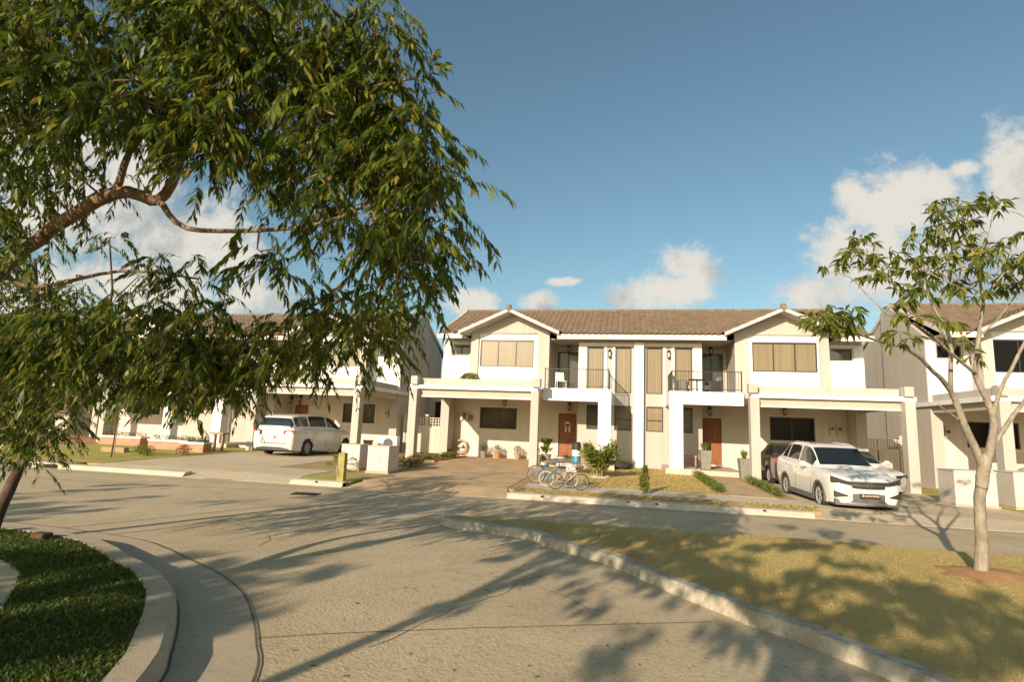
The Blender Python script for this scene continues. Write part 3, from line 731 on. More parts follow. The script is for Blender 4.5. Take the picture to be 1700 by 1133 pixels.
        for q in (8.42, 8.72):
            e = MB(T); e.box(q, q + 0.22, 27.9, 27.998, 1.78, 2.25); eo = e.build('meter_box', M['boxgrey'], root, bevel=0.01)
            e = MB(T); e.lathe([(0.075, 0.0), (0.075, 0.02)], (q + 0.11, 27.878, 2.05), 12, 'y'); e.build('meter_glass', M['greypane'], eo)
    return root
house = make_house('cream duplex with the bicycles in front and both brown tiled gables in full view')
hl = dup(house, (-21.9, 27.1, 0), 0, 'cream duplex behind the white minivan, half hidden by leafy branches')
hfl = dup(house, (-43.9, 28.2, 0), 0, 'farthest cream duplex at the left edge, almost wholly behind foliage')
hr = dup(house, (21.15, 25.0, 0.04), 0, 'cream duplex at the right edge, behind the slender pale-barked tree')
for o in (house, hl, hfl, hr): o['group'] = 'row of cream duplex houses'
# the right-hand house has dark glass in its bay
for ch in hr.children:
    if ch.name.startswith('window'):
        for p in ch.children:
            if p.name.startswith('pane'):
                p.material_slots[0].link = 'OBJECT'; p.material_slots[0].material = M['darkpane']
# ------------------------------------------------------------------ vehicles
def cr1(P, n):
    P = np.asarray(P, float); k = len(P); out = []
    for i in range(k - 1):
        p0 = P[max(i - 1, 0)]; p1 = P[i]; p2 = P[i + 1]; p3 = P[min(i + 2, k - 1)]
        for a in range(n):
            t = a / n
            out.append(0.5 * (2 * p1 + (p2 - p0) * t + (2 * p0 - 5 * p1 + 4 * p2 - p3) * t * t + (3 * p1 - p0 - 3 * p2 + p3) * t ** 3))
    out.append(P[-1]); return np.array(out)
def car_shell(ST, axles, Ra, glass, ku=7, kv=4):
    # ST rows: s, zb, zs, zr, wb, ws, wr -> half-section ring of nine points; returns (u, v, grid)
    rings = []
    for (s, zb, zs, zr, wb, ws, wr) in ST:
        zm = zb + (zs - zb) * 0.55
        rings.append([(0, s, zb), (wb - 0.10, s, zb), (wb, s, zb + 0.10), (ws, s, zm), (ws - 0.008, s, zs - 0.07), (ws - 0.055, s, zs),
                      (wr + 0.02, s, zr - 0.075 * min(1, (zr - zs) * 3)), (wr - 0.10, s, zr - 0.012), (0, s, zr)])
    G = cr1(np.array(rings), ku)
    G = np.array([cr1(g, kv) for g in G])
    G[:, :, 0] = np.maximum(G[:, :, 0], 0)
    G[:, 0, 0] = 0; G[:, -1, 0] = 0
    nu, nv = G.shape[:2]
    # round wheel arches: pull nearby vertices on to the circle
    for (ys, zc) in axles:
        for i in range(nu):
            for j in range(nv):
                v = j / kv
                if v > 5: continue
                dy, dz = G[i, j, 1] - ys, G[i, j, 2] - zc; d = math.hypot(dy, dz)
                if abs(d - Ra) < 0.05 and d > 1e-3 and v > 0.9:
                    G[i, j, 1] = ys + dy / d * Ra; G[i, j, 2] = zc + dz / d * Ra
    body = MB(); gl = {}
    def put(mb, idx, sides=(1, -1)):
        for sx in sides:
            pts = [(sx * G[i, j, 0], G[i, j, 1], G[i, j, 2]) for (i, j) in idx]
            mb.add(pts, [tuple(range(len(pts)))])
    for i in range(nu - 1):
        for j in range(nv - 1):
            idx = [(i, j), (i + 1, j), (i + 1, j + 1), (i, j + 1)]
            c = np.mean([G[a, b] for a, b in idx], axis=0)
            u, v = (i + 0.5) / ku, (j + 0.5) / kv
            if v < 5 and any(math.hypot(c[1] - ys, c[2] - zc) < Ra - 0.004 and v > 0.9 for ys, zc in axles): continue
            k = glass(u, v)
            if k and k in ('windscreen', 'rear_window'): put(gl.setdefault(k, MB()), idx)
            elif k:
                for sd in (1, -1): put(gl.setdefault((k, sd), MB()), idx, (sd,))
            else: put(body, idx)
    for i in (0, nu - 1):
        pts = [tuple(G[i, j]) for j in range(nv)] + [(-G[i, j, 0], G[i, j, 1], G[i, j, 2]) for j in range(nv - 2, 0, -1)]
        body.add(pts, [tuple(range(len(pts)))])
    return body, gl, G
def arc(mb, xa, xb, z0, z1, y0, k, th=0.03, n=8, sgn=1, slope=0.0, slope0=None):
    s0 = slope * 0.6 if slope0 is None else slope0
    # curved plate that follows the nose or tail of the car
    V = []; F = []
    for i in range(n + 1):
        x = xa + (xb - xa) * i / n; y = y0 + sgn * k * x * x; q = abs(x) - min(abs(xa), abs(xb)); dz = slope * q; d0 = s0 * q
        V += [(x, y, z0 + d0), (x, y, z1 + dz), (x, y + sgn * th, z1 + dz), (x, y + sgn * th, z0 + d0)]
    for i in range(n):
        a, b = i * 4, (i + 1) * 4
        F += [(a + q, b + q, b + (q + 1) % 4, a + (q + 1) % 4) for q in range(4)]
    F += [(0, 1, 2, 3), (n * 4, n * 4 + 1, n * 4 + 2, n * 4 + 3)]
    mb.add(V, F)
def wheel(root, sx, x, y, R, spokes=5):
    w = MB(); o = sx
    w.lathe([(R * 0.66, -0.095), (R * 0.93, -0.10), (R, -0.07), (R, 0.07), (R * 0.93, 0.10), (R * 0.66, 0.095)], (0, 0, 0), 28, 'x', cap=False)
    w.lathe([(0.0, -0.02), (R * 0.67, -0.02)], (0, 0, 0), 28, 'x', cap=False)
    wo = w.build('wheel', M['tyre'], root, loc=(x, y, R)); wo.modifiers.clear()
    r = MB(); e = 0.085 * o
    r.lathe([(R * 0.70, e), (R * 0.66, e * 1.06), (R * 0.60, e * 0.8), (R * 0.60, -0.02)], (0, 0, 0), 28, 'x', cap=False)
    r.lathe([(R * 0.16, e * 0.2), (R * 0.15, e * 0.9), (0.004, e * 0.95)], (0, 0, 0), 14, 'x', cap=False)
    for i in range(spokes):
        for da in (-0.14, 0.14):
            a = 2 * math.pi * i / spokes + da * (1 if spokes < 7 else 0.4)
            c, s = math.cos(a), math.sin(a); q = R * 0.035
            p0, p1 = R * 0.1, R * 0.63
            def P(t, wv, xx): return (xx, c * t - s * wv, s * t + c * wv)
            r.hexa([P(p0, -q, e * .5), P(p1, -q, e * .5), P(p1, q, e * .5), P(p0, q, e * .5), P(p0, -q, e * .85), P(p1, -q, e * .92), P(p1, q, e * .92), P(p0, q, e * .85)])
    r.build('rim', M['silver'], wo)
    return wo
def mirror(root, sx, x, y, z, mat):
    m = MB(); m.ell((sx * (x + 0.10), y, z + 0.02), 0.115, 0.075, 0.085, 12, 8)
    m.box(min(sx * (x - 0.06), sx * (x + 0.03)), max(sx * (x - 0.06), sx * (x + 0.03)), y - 0.03, y + 0.03, z - 0.06, z - 0.015)
    return m.build('wing_mirror', mat, root, smooth=True)
def handles(root, pts, mat, half):
    for sx in (-1, 1):
        for (y, z, w) in pts:
            h = MB(); h.box(min(sx * w, sx * (w + 0.03)), max(sx * w, sx * (w + 0.03)), y - 0.10, y + 0.10, z - 0.015, z + 0.015)
            h.build('door_handle', mat, root, bevel=0.008)
def undercar(root, L, W, ys, R):
    m = MB(); m.box(-W / 2 + 0.12, W / 2 - 0.12, 0.25, L - 0.25, R * 0.55, R * 1.25)
    for y in ys: m.box(-W / 2 + 0.06, W / 2 - 0.06, y - R * 1.05, y + R * 1.05, R * 0.62, R * 2.05)
    m.build('underbody', M['dark'], root)
def seams(root, pts, mat):
    for p in pts:
        m = MB(); m.tube(p, 0.006, 4); m.build('door_seam', mat, root)

def make_suv(label):
    root = thing('parked_suv', label, 'car', (0, 0, 0))
    ST = [(0.00, .34, .66, .76, .46, .50, .30), (0.03, .27, .76, .86, .64, .68, .46), (0.12, .24, .84, .93, .76, .80, .58), (0.38, .23, .93, 1.00, .84, .885, .68), (0.85, .22, 1.00, 1.065, .86, .905, .70), (1.22, .22, 1.04, 1.11, .87, .91, .70),
          (1.92, .22, 1.05, 1.60, .87, .91, .635), (2.5, .22, 1.06, 1.69, .87, .91, .645), (3.3, .22, 1.08, 1.685, .87, .91, .635), (3.95, .23, 1.12, 1.63, .86, .90, .60), (4.28, .26, 1.16, 1.40, .84, .885, .60), (4.45, .30, 1.10, 1.16, .80, .86, .66), (4.53, .40, .92, 1.0, .70, .76, .56)]
    def glass(u, v):
        if 5.12 < u < 5.93 and v > 6.2: return 'windscreen'
        if 9.1 < u < 10.3 and v > 6.4: return 'rear_window'
        if 5.15 < v < 6.0:
            if 5.45 < u < 6.95: return 'front_side_window'
            if 7.12 < u < 8.35: return 'rear_side_window'
            if 8.45 < u < 9.2: return 'quarter_window'
        return None
    body, gl, G = car_shell(ST, [(0.92, .335), (3.54, .335)], .395, glass)
    body.build('body', M['carwhite'], root, smooth=True, weld=True)
    for k, mb in gl.items(): mb.build(k if isinstance(k, str) else k[0], M['carglass'], root, smooth=True, weld=True)
    undercar(root, 4.53, 1.82, (0.92, 3.54), .335)
    for sx in (-1, 1):
        wheel(root, sx, sx * .80, 0.92, .35); wheel(root, sx, sx * .80, 3.54, .35)
        mirror(root, sx, .90, 1.72, 1.10, M['carwhite'])
        h = MB(); arc(h, sx * .44, sx * .86, .735, .80, -0.095, .30, .10, 12, 1, 0.32, 0.10); h.build('headlight', M['headlamp'], root)
        f = MB(); arc(f, sx * .52, sx * .82, .45, .475, -0.075, .18, .08, 8, 1, 0.32, -0.10); f.build('fog_lamp', M['blackplastic'], root)
        a = MB()
        for yw in (0.92, 3.54):
            n = 18
            for i in range(n):
                t0, t1 = math.pi * (-0.08 + 1.16 * i / n), math.pi * (-0.08 + 1.16 * (i + 1) / n)
                P = []
                for xx in (sx * .86, sx * .918):
                    for (t, r) in ((t0, .36), (t1, .36), (t1, .425), (t0, .425)): P.append((xx, yw + r * math.cos(t), .335 + r * math.sin(t)))
                a.hexa(P)
        a.box(min(sx * .84, sx * .905), max(sx * .84, sx * .905), 1.33, 3.13, .20, .34)
        a.build('wheel_arch_trim', M['greyplastic'], root)
        r = MB(); r.tube([(sx * .585, 2.2, 1.645), (sx * .585, 2.4, 1.695), (sx * .575, 3.4, 1.70), (sx * .57, 3.6, 1.655)], .015, 6); r.build('roof_rail', M['carwhite'], root)
        t = MB(); arc(t, sx * .66, sx * .84, .92, 1.13, 4.50, .10, .06, 4, -1); t.build('tail_light', M['redlight'], root)
    handles(root, [(2.45, 1.0, .90), (3.35, 1.03, .90)], M['carwhite'], .9)
    seams(root, [[(sx * .912, y, .38), (sx * .916, y, .75), (sx * .88, y + .02, 1.04)] for sx in (-1, 1) for y in (1.45, 2.62)] , M['greyplastic'])
    g = MB(); arc(g, -.52, .52, .655, .81, -0.05, .30, .06, 12); g.build('grille', M['blackplastic'], root)
    g = MB(); arc(g, -.60, .60, .818, .838, -0.06, .28, .06, 12); arc(g, -.45, .45, .735, .743, -0.062, .30, .03, 12)
    g.build('grille_bar', M['steel'], root)
    e = MB()   # chrome emblem: two uprights and a cross bar in a rounded square
    e.box(-.045, -.022, -.085, -.06, .69, .79); e.box(.022, .045, -.085, -.06, .69, .79); e.box(-.03, .03, -.083, -.06, .728, .752)
    e.tube([(-.07, -.07, .68), (-.06, -.07, .80), (.06, -.07, .80), (.07, -.07, .68), (-.07, -.07, .68)], .009, 6)
    e.build('emblem', M['chrome'], root)
    b = MB(); arc(b, -.80, .80, .22, .37, -0.03, .19, .10, 16); arc(b, -.46, .46, .371, .52, -0.034, .21, .05, 10); b.build('lower_bumper', M['greyplastic'], root)
    b = MB(); arc(b, -.55, .55, .255, .30, -0.045, .25, .03, 10); b.build('skid_plate', M['steel'], root)
    p = MB(); p.box(-.24, .24, -.085, -.05, .425, .535); po = p.build('number_plate', M['blackplastic'], root, bevel=.006)
    p = MB(); rr = random.Random(4); x = -.20
    p.box(-.205, -.15, -.089, -.0855, .455, .515); x = -.125
    while x < .19:
        w = rr.uniform(.018, .034); p.box(x, x + w, -.089, -.0855, .46 + rr.uniform(0, .012), .505 + rr.uniform(-.008, .006)); x += w + .012
    p.build('plate_marks', M['platetan'], po)
    s = MB(); s.box(.26, .34, 1.47, 1.475, 1.24, 1.33)
    w = MB(); w.tube([(-.55, 1.27, 1.10), (.0, 1.22, 1.13)], .010, 5); w.tube([(.05, 1.24, 1.10), (.6, 1.25, 1.125)], .010, 5); w.build('wiper', M['blackplastic'], root)
    return root
suv = make_suv('white crossover with black grille and silver wheels, nose to the street on the right driveway')
suv.location = (5.34, 15.8, -0.235); suv.rotation_euler = (math.radians(1.3), 0, math.radians(5.0)); suv.scale = (.94, .90, .97)

def make_sedan(label, paint, L=4.45, front=True):
    root = thing('parked_sedan', label, 'car', (0, 0, 0))
    ST = [(0.00, .34, .56, .63, .44, .48, .30), (0.03, .24, .64, .70, .64, .68, .46), (0.14, .20, .70, .76, .76, .80, .58), (0.42, .19, .78, .83, .82, .86, .66), (0.9, .18, .84, .90, .84, .885, .68), (1.30, .18, .88, .95, .85, .89, .66),
          (2.02, .18, .92, 1.36, .85, .89, .55), (2.5, .18, .93, 1.455, .85, .89, .56), (3.05, .18, .95, 1.43, .85, .89, .55), (3.75, .19, .98, 1.10, .84, .88, .60), (4.1, .22, .97, 1.045, .82, .86, .64), (4.36, .28, .92, 1.0, .76, .82, .60), (4.45, .38, .78, .84, .64, .70, .48)]
    def glass(u, v):
        if 5.12 < u < 5.95 and v > 6.2: return 'windscreen'
        if 8.1 < u < 8.95 and v > 6.2: return 'rear_window'
        if 5.15 < v < 6.0:
            if 5.5 < u < 6.95: return 'front_side_window'
            if 7.1 < u < 8.7: return 'rear_side_window'
        return None
    body, gl, G = car_shell(ST, [(0.88, .31), (3.55, .31)], .365, glass)
    body.build('body', paint, root, smooth=True, weld=True)
    for k, mb in gl.items(): mb.build(k if isinstance(k, str) else k[0], M['carglass'], root, smooth=True, weld=True)
    undercar(root, 4.45, 1.76, (0.88, 3.55), .31)
    for sx in (-1, 1):
        wheel(root, sx, sx * .775, .88, .31, 10); wheel(root, sx, sx * .775, 3.55, .31, 10)
        mirror(root, sx, .87, 1.72, .98, paint)
        h = MB(); arc(h, sx * .42, sx * .80, .60, .70, -0.08, .30, .09, 8, 1, 0.10); h.build('headlight', M['headlamp'], root)
        t = MB(); arc(t, sx * .40, sx * .84, .80, .95, 4.50, .20, .10, 6, -1); t.build('tail_light', M['redlight'], root)
    handles(root, [(2.4, .86, .88), (3.25, .88, .88)], paint, .88)
    g = MB(); arc(g, -.40, .40, .54, .64, -0.035, .30, .05, 10); g.build('grille', M['blackplastic'], root)
    g = MB(); arc(g, -.6, .6, .24, .38, -0.03, .25, .05, 10); g.build('lower_bumper', M['blackplastic'], root)
    g = MB(); g.box(-.24, .24, 4.44, 4.475, .60, .72); g.build('number_plate', M['platewhite'], root)
    return root
sed = make_sedan('white saloon parked under the carport behind the white crossover, bonnet to the street', M['carwhite'])
sed.location = (7.3, 20.0, -0.17); sed.rotation_euler = (math.radians(.8), 0, math.radians(3))
dk = dup(sed, (5.35, 26.0, -0.10), math.radians(181), 'dark brown saloon with red tail lamps, backed behind the crossover under the right carport')
for ch in dk.children:
    if ch.name.startswith('body') or ch.name.startswith('wing_mirror') or ch.name.startswith('door_handle'):
        ch.material_slots[0].link = 'OBJECT'; ch.material_slots[0].material = M['cardark']
far = dup(sed, (13.9, 19.6, -0.17), math.radians(-2), 'white saloon cut off by the right edge, behind the grey utility boxes')
for o in (sed, dk, far): o['group'] = 'saloon cars in the driveways'

def make_minivan(label):
    root = thing('parked_minivan', label, 'minivan', (0, 0, 0))
    ST = [(0.00, .36, .62, .70, .50, .54, .34), (0.04, .27, .74, .82, .72, .76, .52), (0.16, .23, .84, .92, .86, .90, .64), (0.5, .21, .95, 1.02, .93, .965, .74), (0.9, .20, 1.02, 1.10, .95, .985, .76), (1.15, .20, 1.05, 1.15, .95, .99, .76),
          (1.95, .20, 1.09, 1.63, .95, .99, .70), (2.6, .20, 1.11, 1.735, .95, .99, .71), (3.6, .20, 1.12, 1.74, .95, .99, .70), (4.4, .21, 1.13, 1.70, .94, .98, .68), (4.86, .24, 1.12, 1.60, .92, .96, .66), (5.02, .28, 1.06, 1.24, .90, .94, .72), (5.10, .38, .90, 1.0, .82, .86, .66)]
    def glass(u, v):
        if 5.12 < u < 5.95 and v > 6.2: return 'windscreen'
        if 10.12 < u < 11.0 and v > 5.6: return 'rear_window'
        if 5.15 < v < 6.0:
            if 5.45 < u < 6.9: return 'front_side_window'
            if 7.0 < u < 8.3: return 'sliding_door_window'
            if 8.4 < u < 9.85: return 'rear_side_window'
        return None
    body, gl, G = car_shell(ST, [(0.98, .34), (4.04, .34)], .40, glass)
    body.build('body', M['carwhite'], root, smooth=True, weld=True)
    for k, mb in gl.items(): mb.build(k if isinstance(k, str) else k[0], M['carglass'], root, smooth=True, weld=True)
    undercar(root, 5.1, 1.96, (0.98, 4.04), .34)
    for sx in (-1, 1):
        wheel(root, sx, sx * .87, .98, .34, 10); wheel(root, sx, sx * .87, 4.04, .34, 10)
        mirror(root, sx, .97, 1.6, 1.12, M['carwhite'])
        h = MB(); arc(h, sx * .45, sx * .86, .72, .84, -0.03, .30, .06, 8, 1, 0.10); h.build('headlight', M['headlamp'], root)
        t = MB(); arc(t, sx * .50, sx * .95, .90, 1.05, 5.135, .10, .12, 6, -1, 0.05); t.build('tail_light', M['redlight'], root)
        r = MB(); r.tube([(sx * .69, 2.3, 1.71), (sx * .69, 2.5, 1.765), (sx * .68, 4.2, 1.755), (sx * .67, 4.4, 1.70)], .016, 6); r.build('roof_rail', M['steel'], root)
    handles(root, [(2.35, 1.0, .975), (3.1, 1.0, .975)], M['carwhite'], .98)
    seams(root, [[(sx * .985, y, .34), (sx * .995, y, .7), (sx * .955, y, 1.09)] for sx in (-1, 1) for y in (1.5, 2.66, 3.72)] + [[(sx * .99, 2.7, .98), (sx * .985, 4.6, .985)] for sx in (-1, 1)], M['greyplastic'])
    p = MB(); p.box(-.24, .24, 5.10, 5.135, .70, .82); po = p.build('number_plate', M['platewhite'], root, bevel=.005)
    p = MB(); p.box(-.2, -.06, 5.136, 5.138, .73, .80); p.build('plate_marks', M['red'], po)
    p = MB(); arc(p, -.70, .70, .83, .85, 5.125, .06, .02, 8, -1); p.build('tailgate_trim', M['chrome'], root)
    p = MB(); arc(p, -.78, .78, .52, .545, 5.135, .08, .03, 8, -1); p.build('bumper_crease', M['greyplastic'], root)
    p = MB(); arc(p, -.75, .75, .25, .38, 5.12, .10, .06, 8, -1); p.build('lower_bumper', M['blackplastic'], root)
    p = MB(); p.tube([(-.1, 5.06, 1.16), (.45, 5.04, 1.19)], .011, 5); p.build('wiper', M['blackplastic'], root)
    return root
van = make_minivan('white minivan with red tail lamps parked nose-in under the left carport')
van.location = (-14.55, 26.1, 0.0); van.rotation_euler = (0, 0, math.radians(180 - 2))

# ------------------------------------------------------------------ bicycles
def make_bike(label, R, frame, tyre, rimcol, seatcol, basket=False, group='bicycles parked on the lawn corner'):
    root = thing('bicycle', label, 'bicycle', (0, 0, 0), 0, group)
    wb = R * 3.05; k = R / 0.33
    fa, ra = (0, wb / 2, R), (0, -wb / 2, R)       # front and rear axles; the bicycle points along +y
    for c in (fa, ra):
        w = MB(); w.torus(c, R - .018 * k, .018 * k, 'x', 30, 8); wo = w.build('wheel', tyre, root, smooth=True)
        r = MB(); r.torus(c, R - .046 * k, .013 * k, 'x', 30, 6); r.lathe([(.025, -.04), (.025, .04)], c, 8, 'x'); r.build('rim', rimcol, wo)
        s = MB()
        for i in range(18):
            a = 2 * math.pi * i / 18; o = .03 * (1 if i % 2 else -1)
            s.tube([(c[0] + o, c[1] + .02 * math.cos(a), c[2] + .02 * math.sin(a)), (c[0], c[1] + (R - .055 * k) * math.cos(a), c[2] + (R - .055 * k) * math.sin(a))], .0022, 3, False)
        s.build('spokes', M['silver'], wo)
    bb = (0, -wb * .08, R * .92); st = (0, -wb * .22, R * 2.15); ht = (0, wb * .30, R * 2.45); hb = (0, wb * .335, R * 2.05)
    f = MB(); t = .016 * k
    f.tube([st, bb], t, 8); f.tube([bb, hb], t * 1.15, 8); f.tube([(0, -wb * .205, R * 2.0), ht], t * 1.05, 8); f.tube([ht, hb], t * 1.3, 8)
    for sx in (-.05, .05):
        f.tube([(sx * .4, bb[1], bb[2]), (sx * 1.2, ra[1], ra[2])], t * .6, 6); f.tube([(sx * .3, st[1] + .01, st[2] - .05), (sx * 1.2, ra[1], ra[2])], t * .6, 6)
    f.build('frame', frame, root, smooth=True)
    f = MB()
    for sx in (-.05, .05): f.tube([(0, hb[1], hb[2]), (sx, hb[1] + .01, hb[2] - .05), (sx, fa[1], fa[2])], t * .8, 6)
    f.build('fork', frame, root, smooth=True)
    h = MB(); z = R * 2.85; y = wb * .27
    h.tube([ht, (0, y, z)], t * .8, 8); h.tube([(-.27 * k, y - .12 * k, z + .02), (-.2 * k, y - .02, z + .03), (0, y, z), (.2 * k, y - .02, z + .03), (.27 * k, y - .12 * k, z + .02)], t * .75, 8)
    ho = h.build('handlebar', M['steel'], root, smooth=True)
    for sx in (-1, 1):
        q = MB(); q.tube([(sx * .24 * k, y - .08 * k, z + .023), (sx * .285 * k, y - .14 * k, z + .018)], t * 1.05, 8); q.build('grip', M['blackplastic'], ho)
    s = MB(); s.tube([st, (0, st[1] - .015, R * 2.5)], t * .7, 8); s.build('seat_post', M['steel'], root)
    s = MB(); zz = R * 2.55; yy = st[1] - .03
    s.hexa([(-.07 * k, yy - .12 * k, zz), (.07 * k, yy - .12 * k, zz), (.018 * k, yy + .14 * k, zz), (-.018 * k, yy + .14 * k, zz), (-.075 * k, yy - .13 * k, zz + .055), (.075 * k, yy - .13 * k, zz + .055), (.02 * k, yy + .15 * k, zz + .04), (-.02 * k, yy + .15 * k, zz + .04)])
    s.build('saddle', seatcol, root, bevel=.015)
    c = MB(); c.torus((.045, bb[1], bb[2]), R * .26, .006, 'x', 20, 5)
    for a in (0.5, 0.5 + math.pi):
        o = .06 if a < 2 else -.06
        c.tube([(o, bb[1], bb[2]), (o, bb[1] + R * .5 * math.cos(a), bb[2] + R * .5 * math.sin(a))], .009, 6)
        yp, zp = bb[1] + R * .5 * math.cos(a), bb[2] + R * .5 * math.sin(a)
        c.box(min(o, o * 2.3), max(o, o * 2.3), yp - .04, yp + .04, zp - .012, zp + .012)
    c.build('crank_and_pedals', M['blackplastic'], root)
    if basket:
        b = MB(); y0, y1, z0, z1 = y + .06, y + .34, R * 2.15, R * 2.85
        for i in range(9):
            x = -.17 + .34 * i / 8; b.tube([(x * .8, y0 + .02, z0), (x, y0, z1)], .006, 4); b.tube([(x * .8, y1 - .02, z0), (x, y1, z1)], .006, 4); b.tube([(x * .8, y0 + .02, z0), (x * .8, y1 - .02, z0)], .006, 4)
        for i in range(8):
            v = y0 + (y1 - y0) * i / 7
            for sx in (-1, 1): b.tube([(sx * .136, v, z0), (sx * .17, v, z1)], .006, 4)
        for j in range(6):
            zz = z0 + (z1 - z0) * j / 5; w = .136 + .034 * j / 5
            b.tube([(-w, y0, zz), (w, y0, zz), (w, y1, zz), (-w, y1, zz), (-w, y0, zz)], .007, 4)
        b.build('basket', M['whiteplastic'], root)
    return root
def put_bike(o, x, y, heading, lean):
    o.scale = (.92, .92, .92); o.location = (x, y, gz(x, y) + 0.012); o.rotation_euler = (0, math.radians(lean), math.radians(heading))
put_bike(make_bike('tall blue bicycle with pale rims, farthest back by the carport column', .295, M['blue'], M['tyre'], M['rubberwhite'], M['blackplastic']), -2.78, 17.3, -86, 8)
put_bike(make_bike('pale teal bicycle with white tyres and a white front basket, between the other bicycles', .245, M['teal'], M['rubberwhite'], M['rubberwhite'], M['tanplastic'], True), -2.45, 16.6, -88, 7)
put_bike(make_bike('small pale pink bicycle with black tyres, nearest the kerb', .25, M['pink'], M['tyre'], M['silver'], M['blackplastic']), -2.12, 16.08, -84, 8)
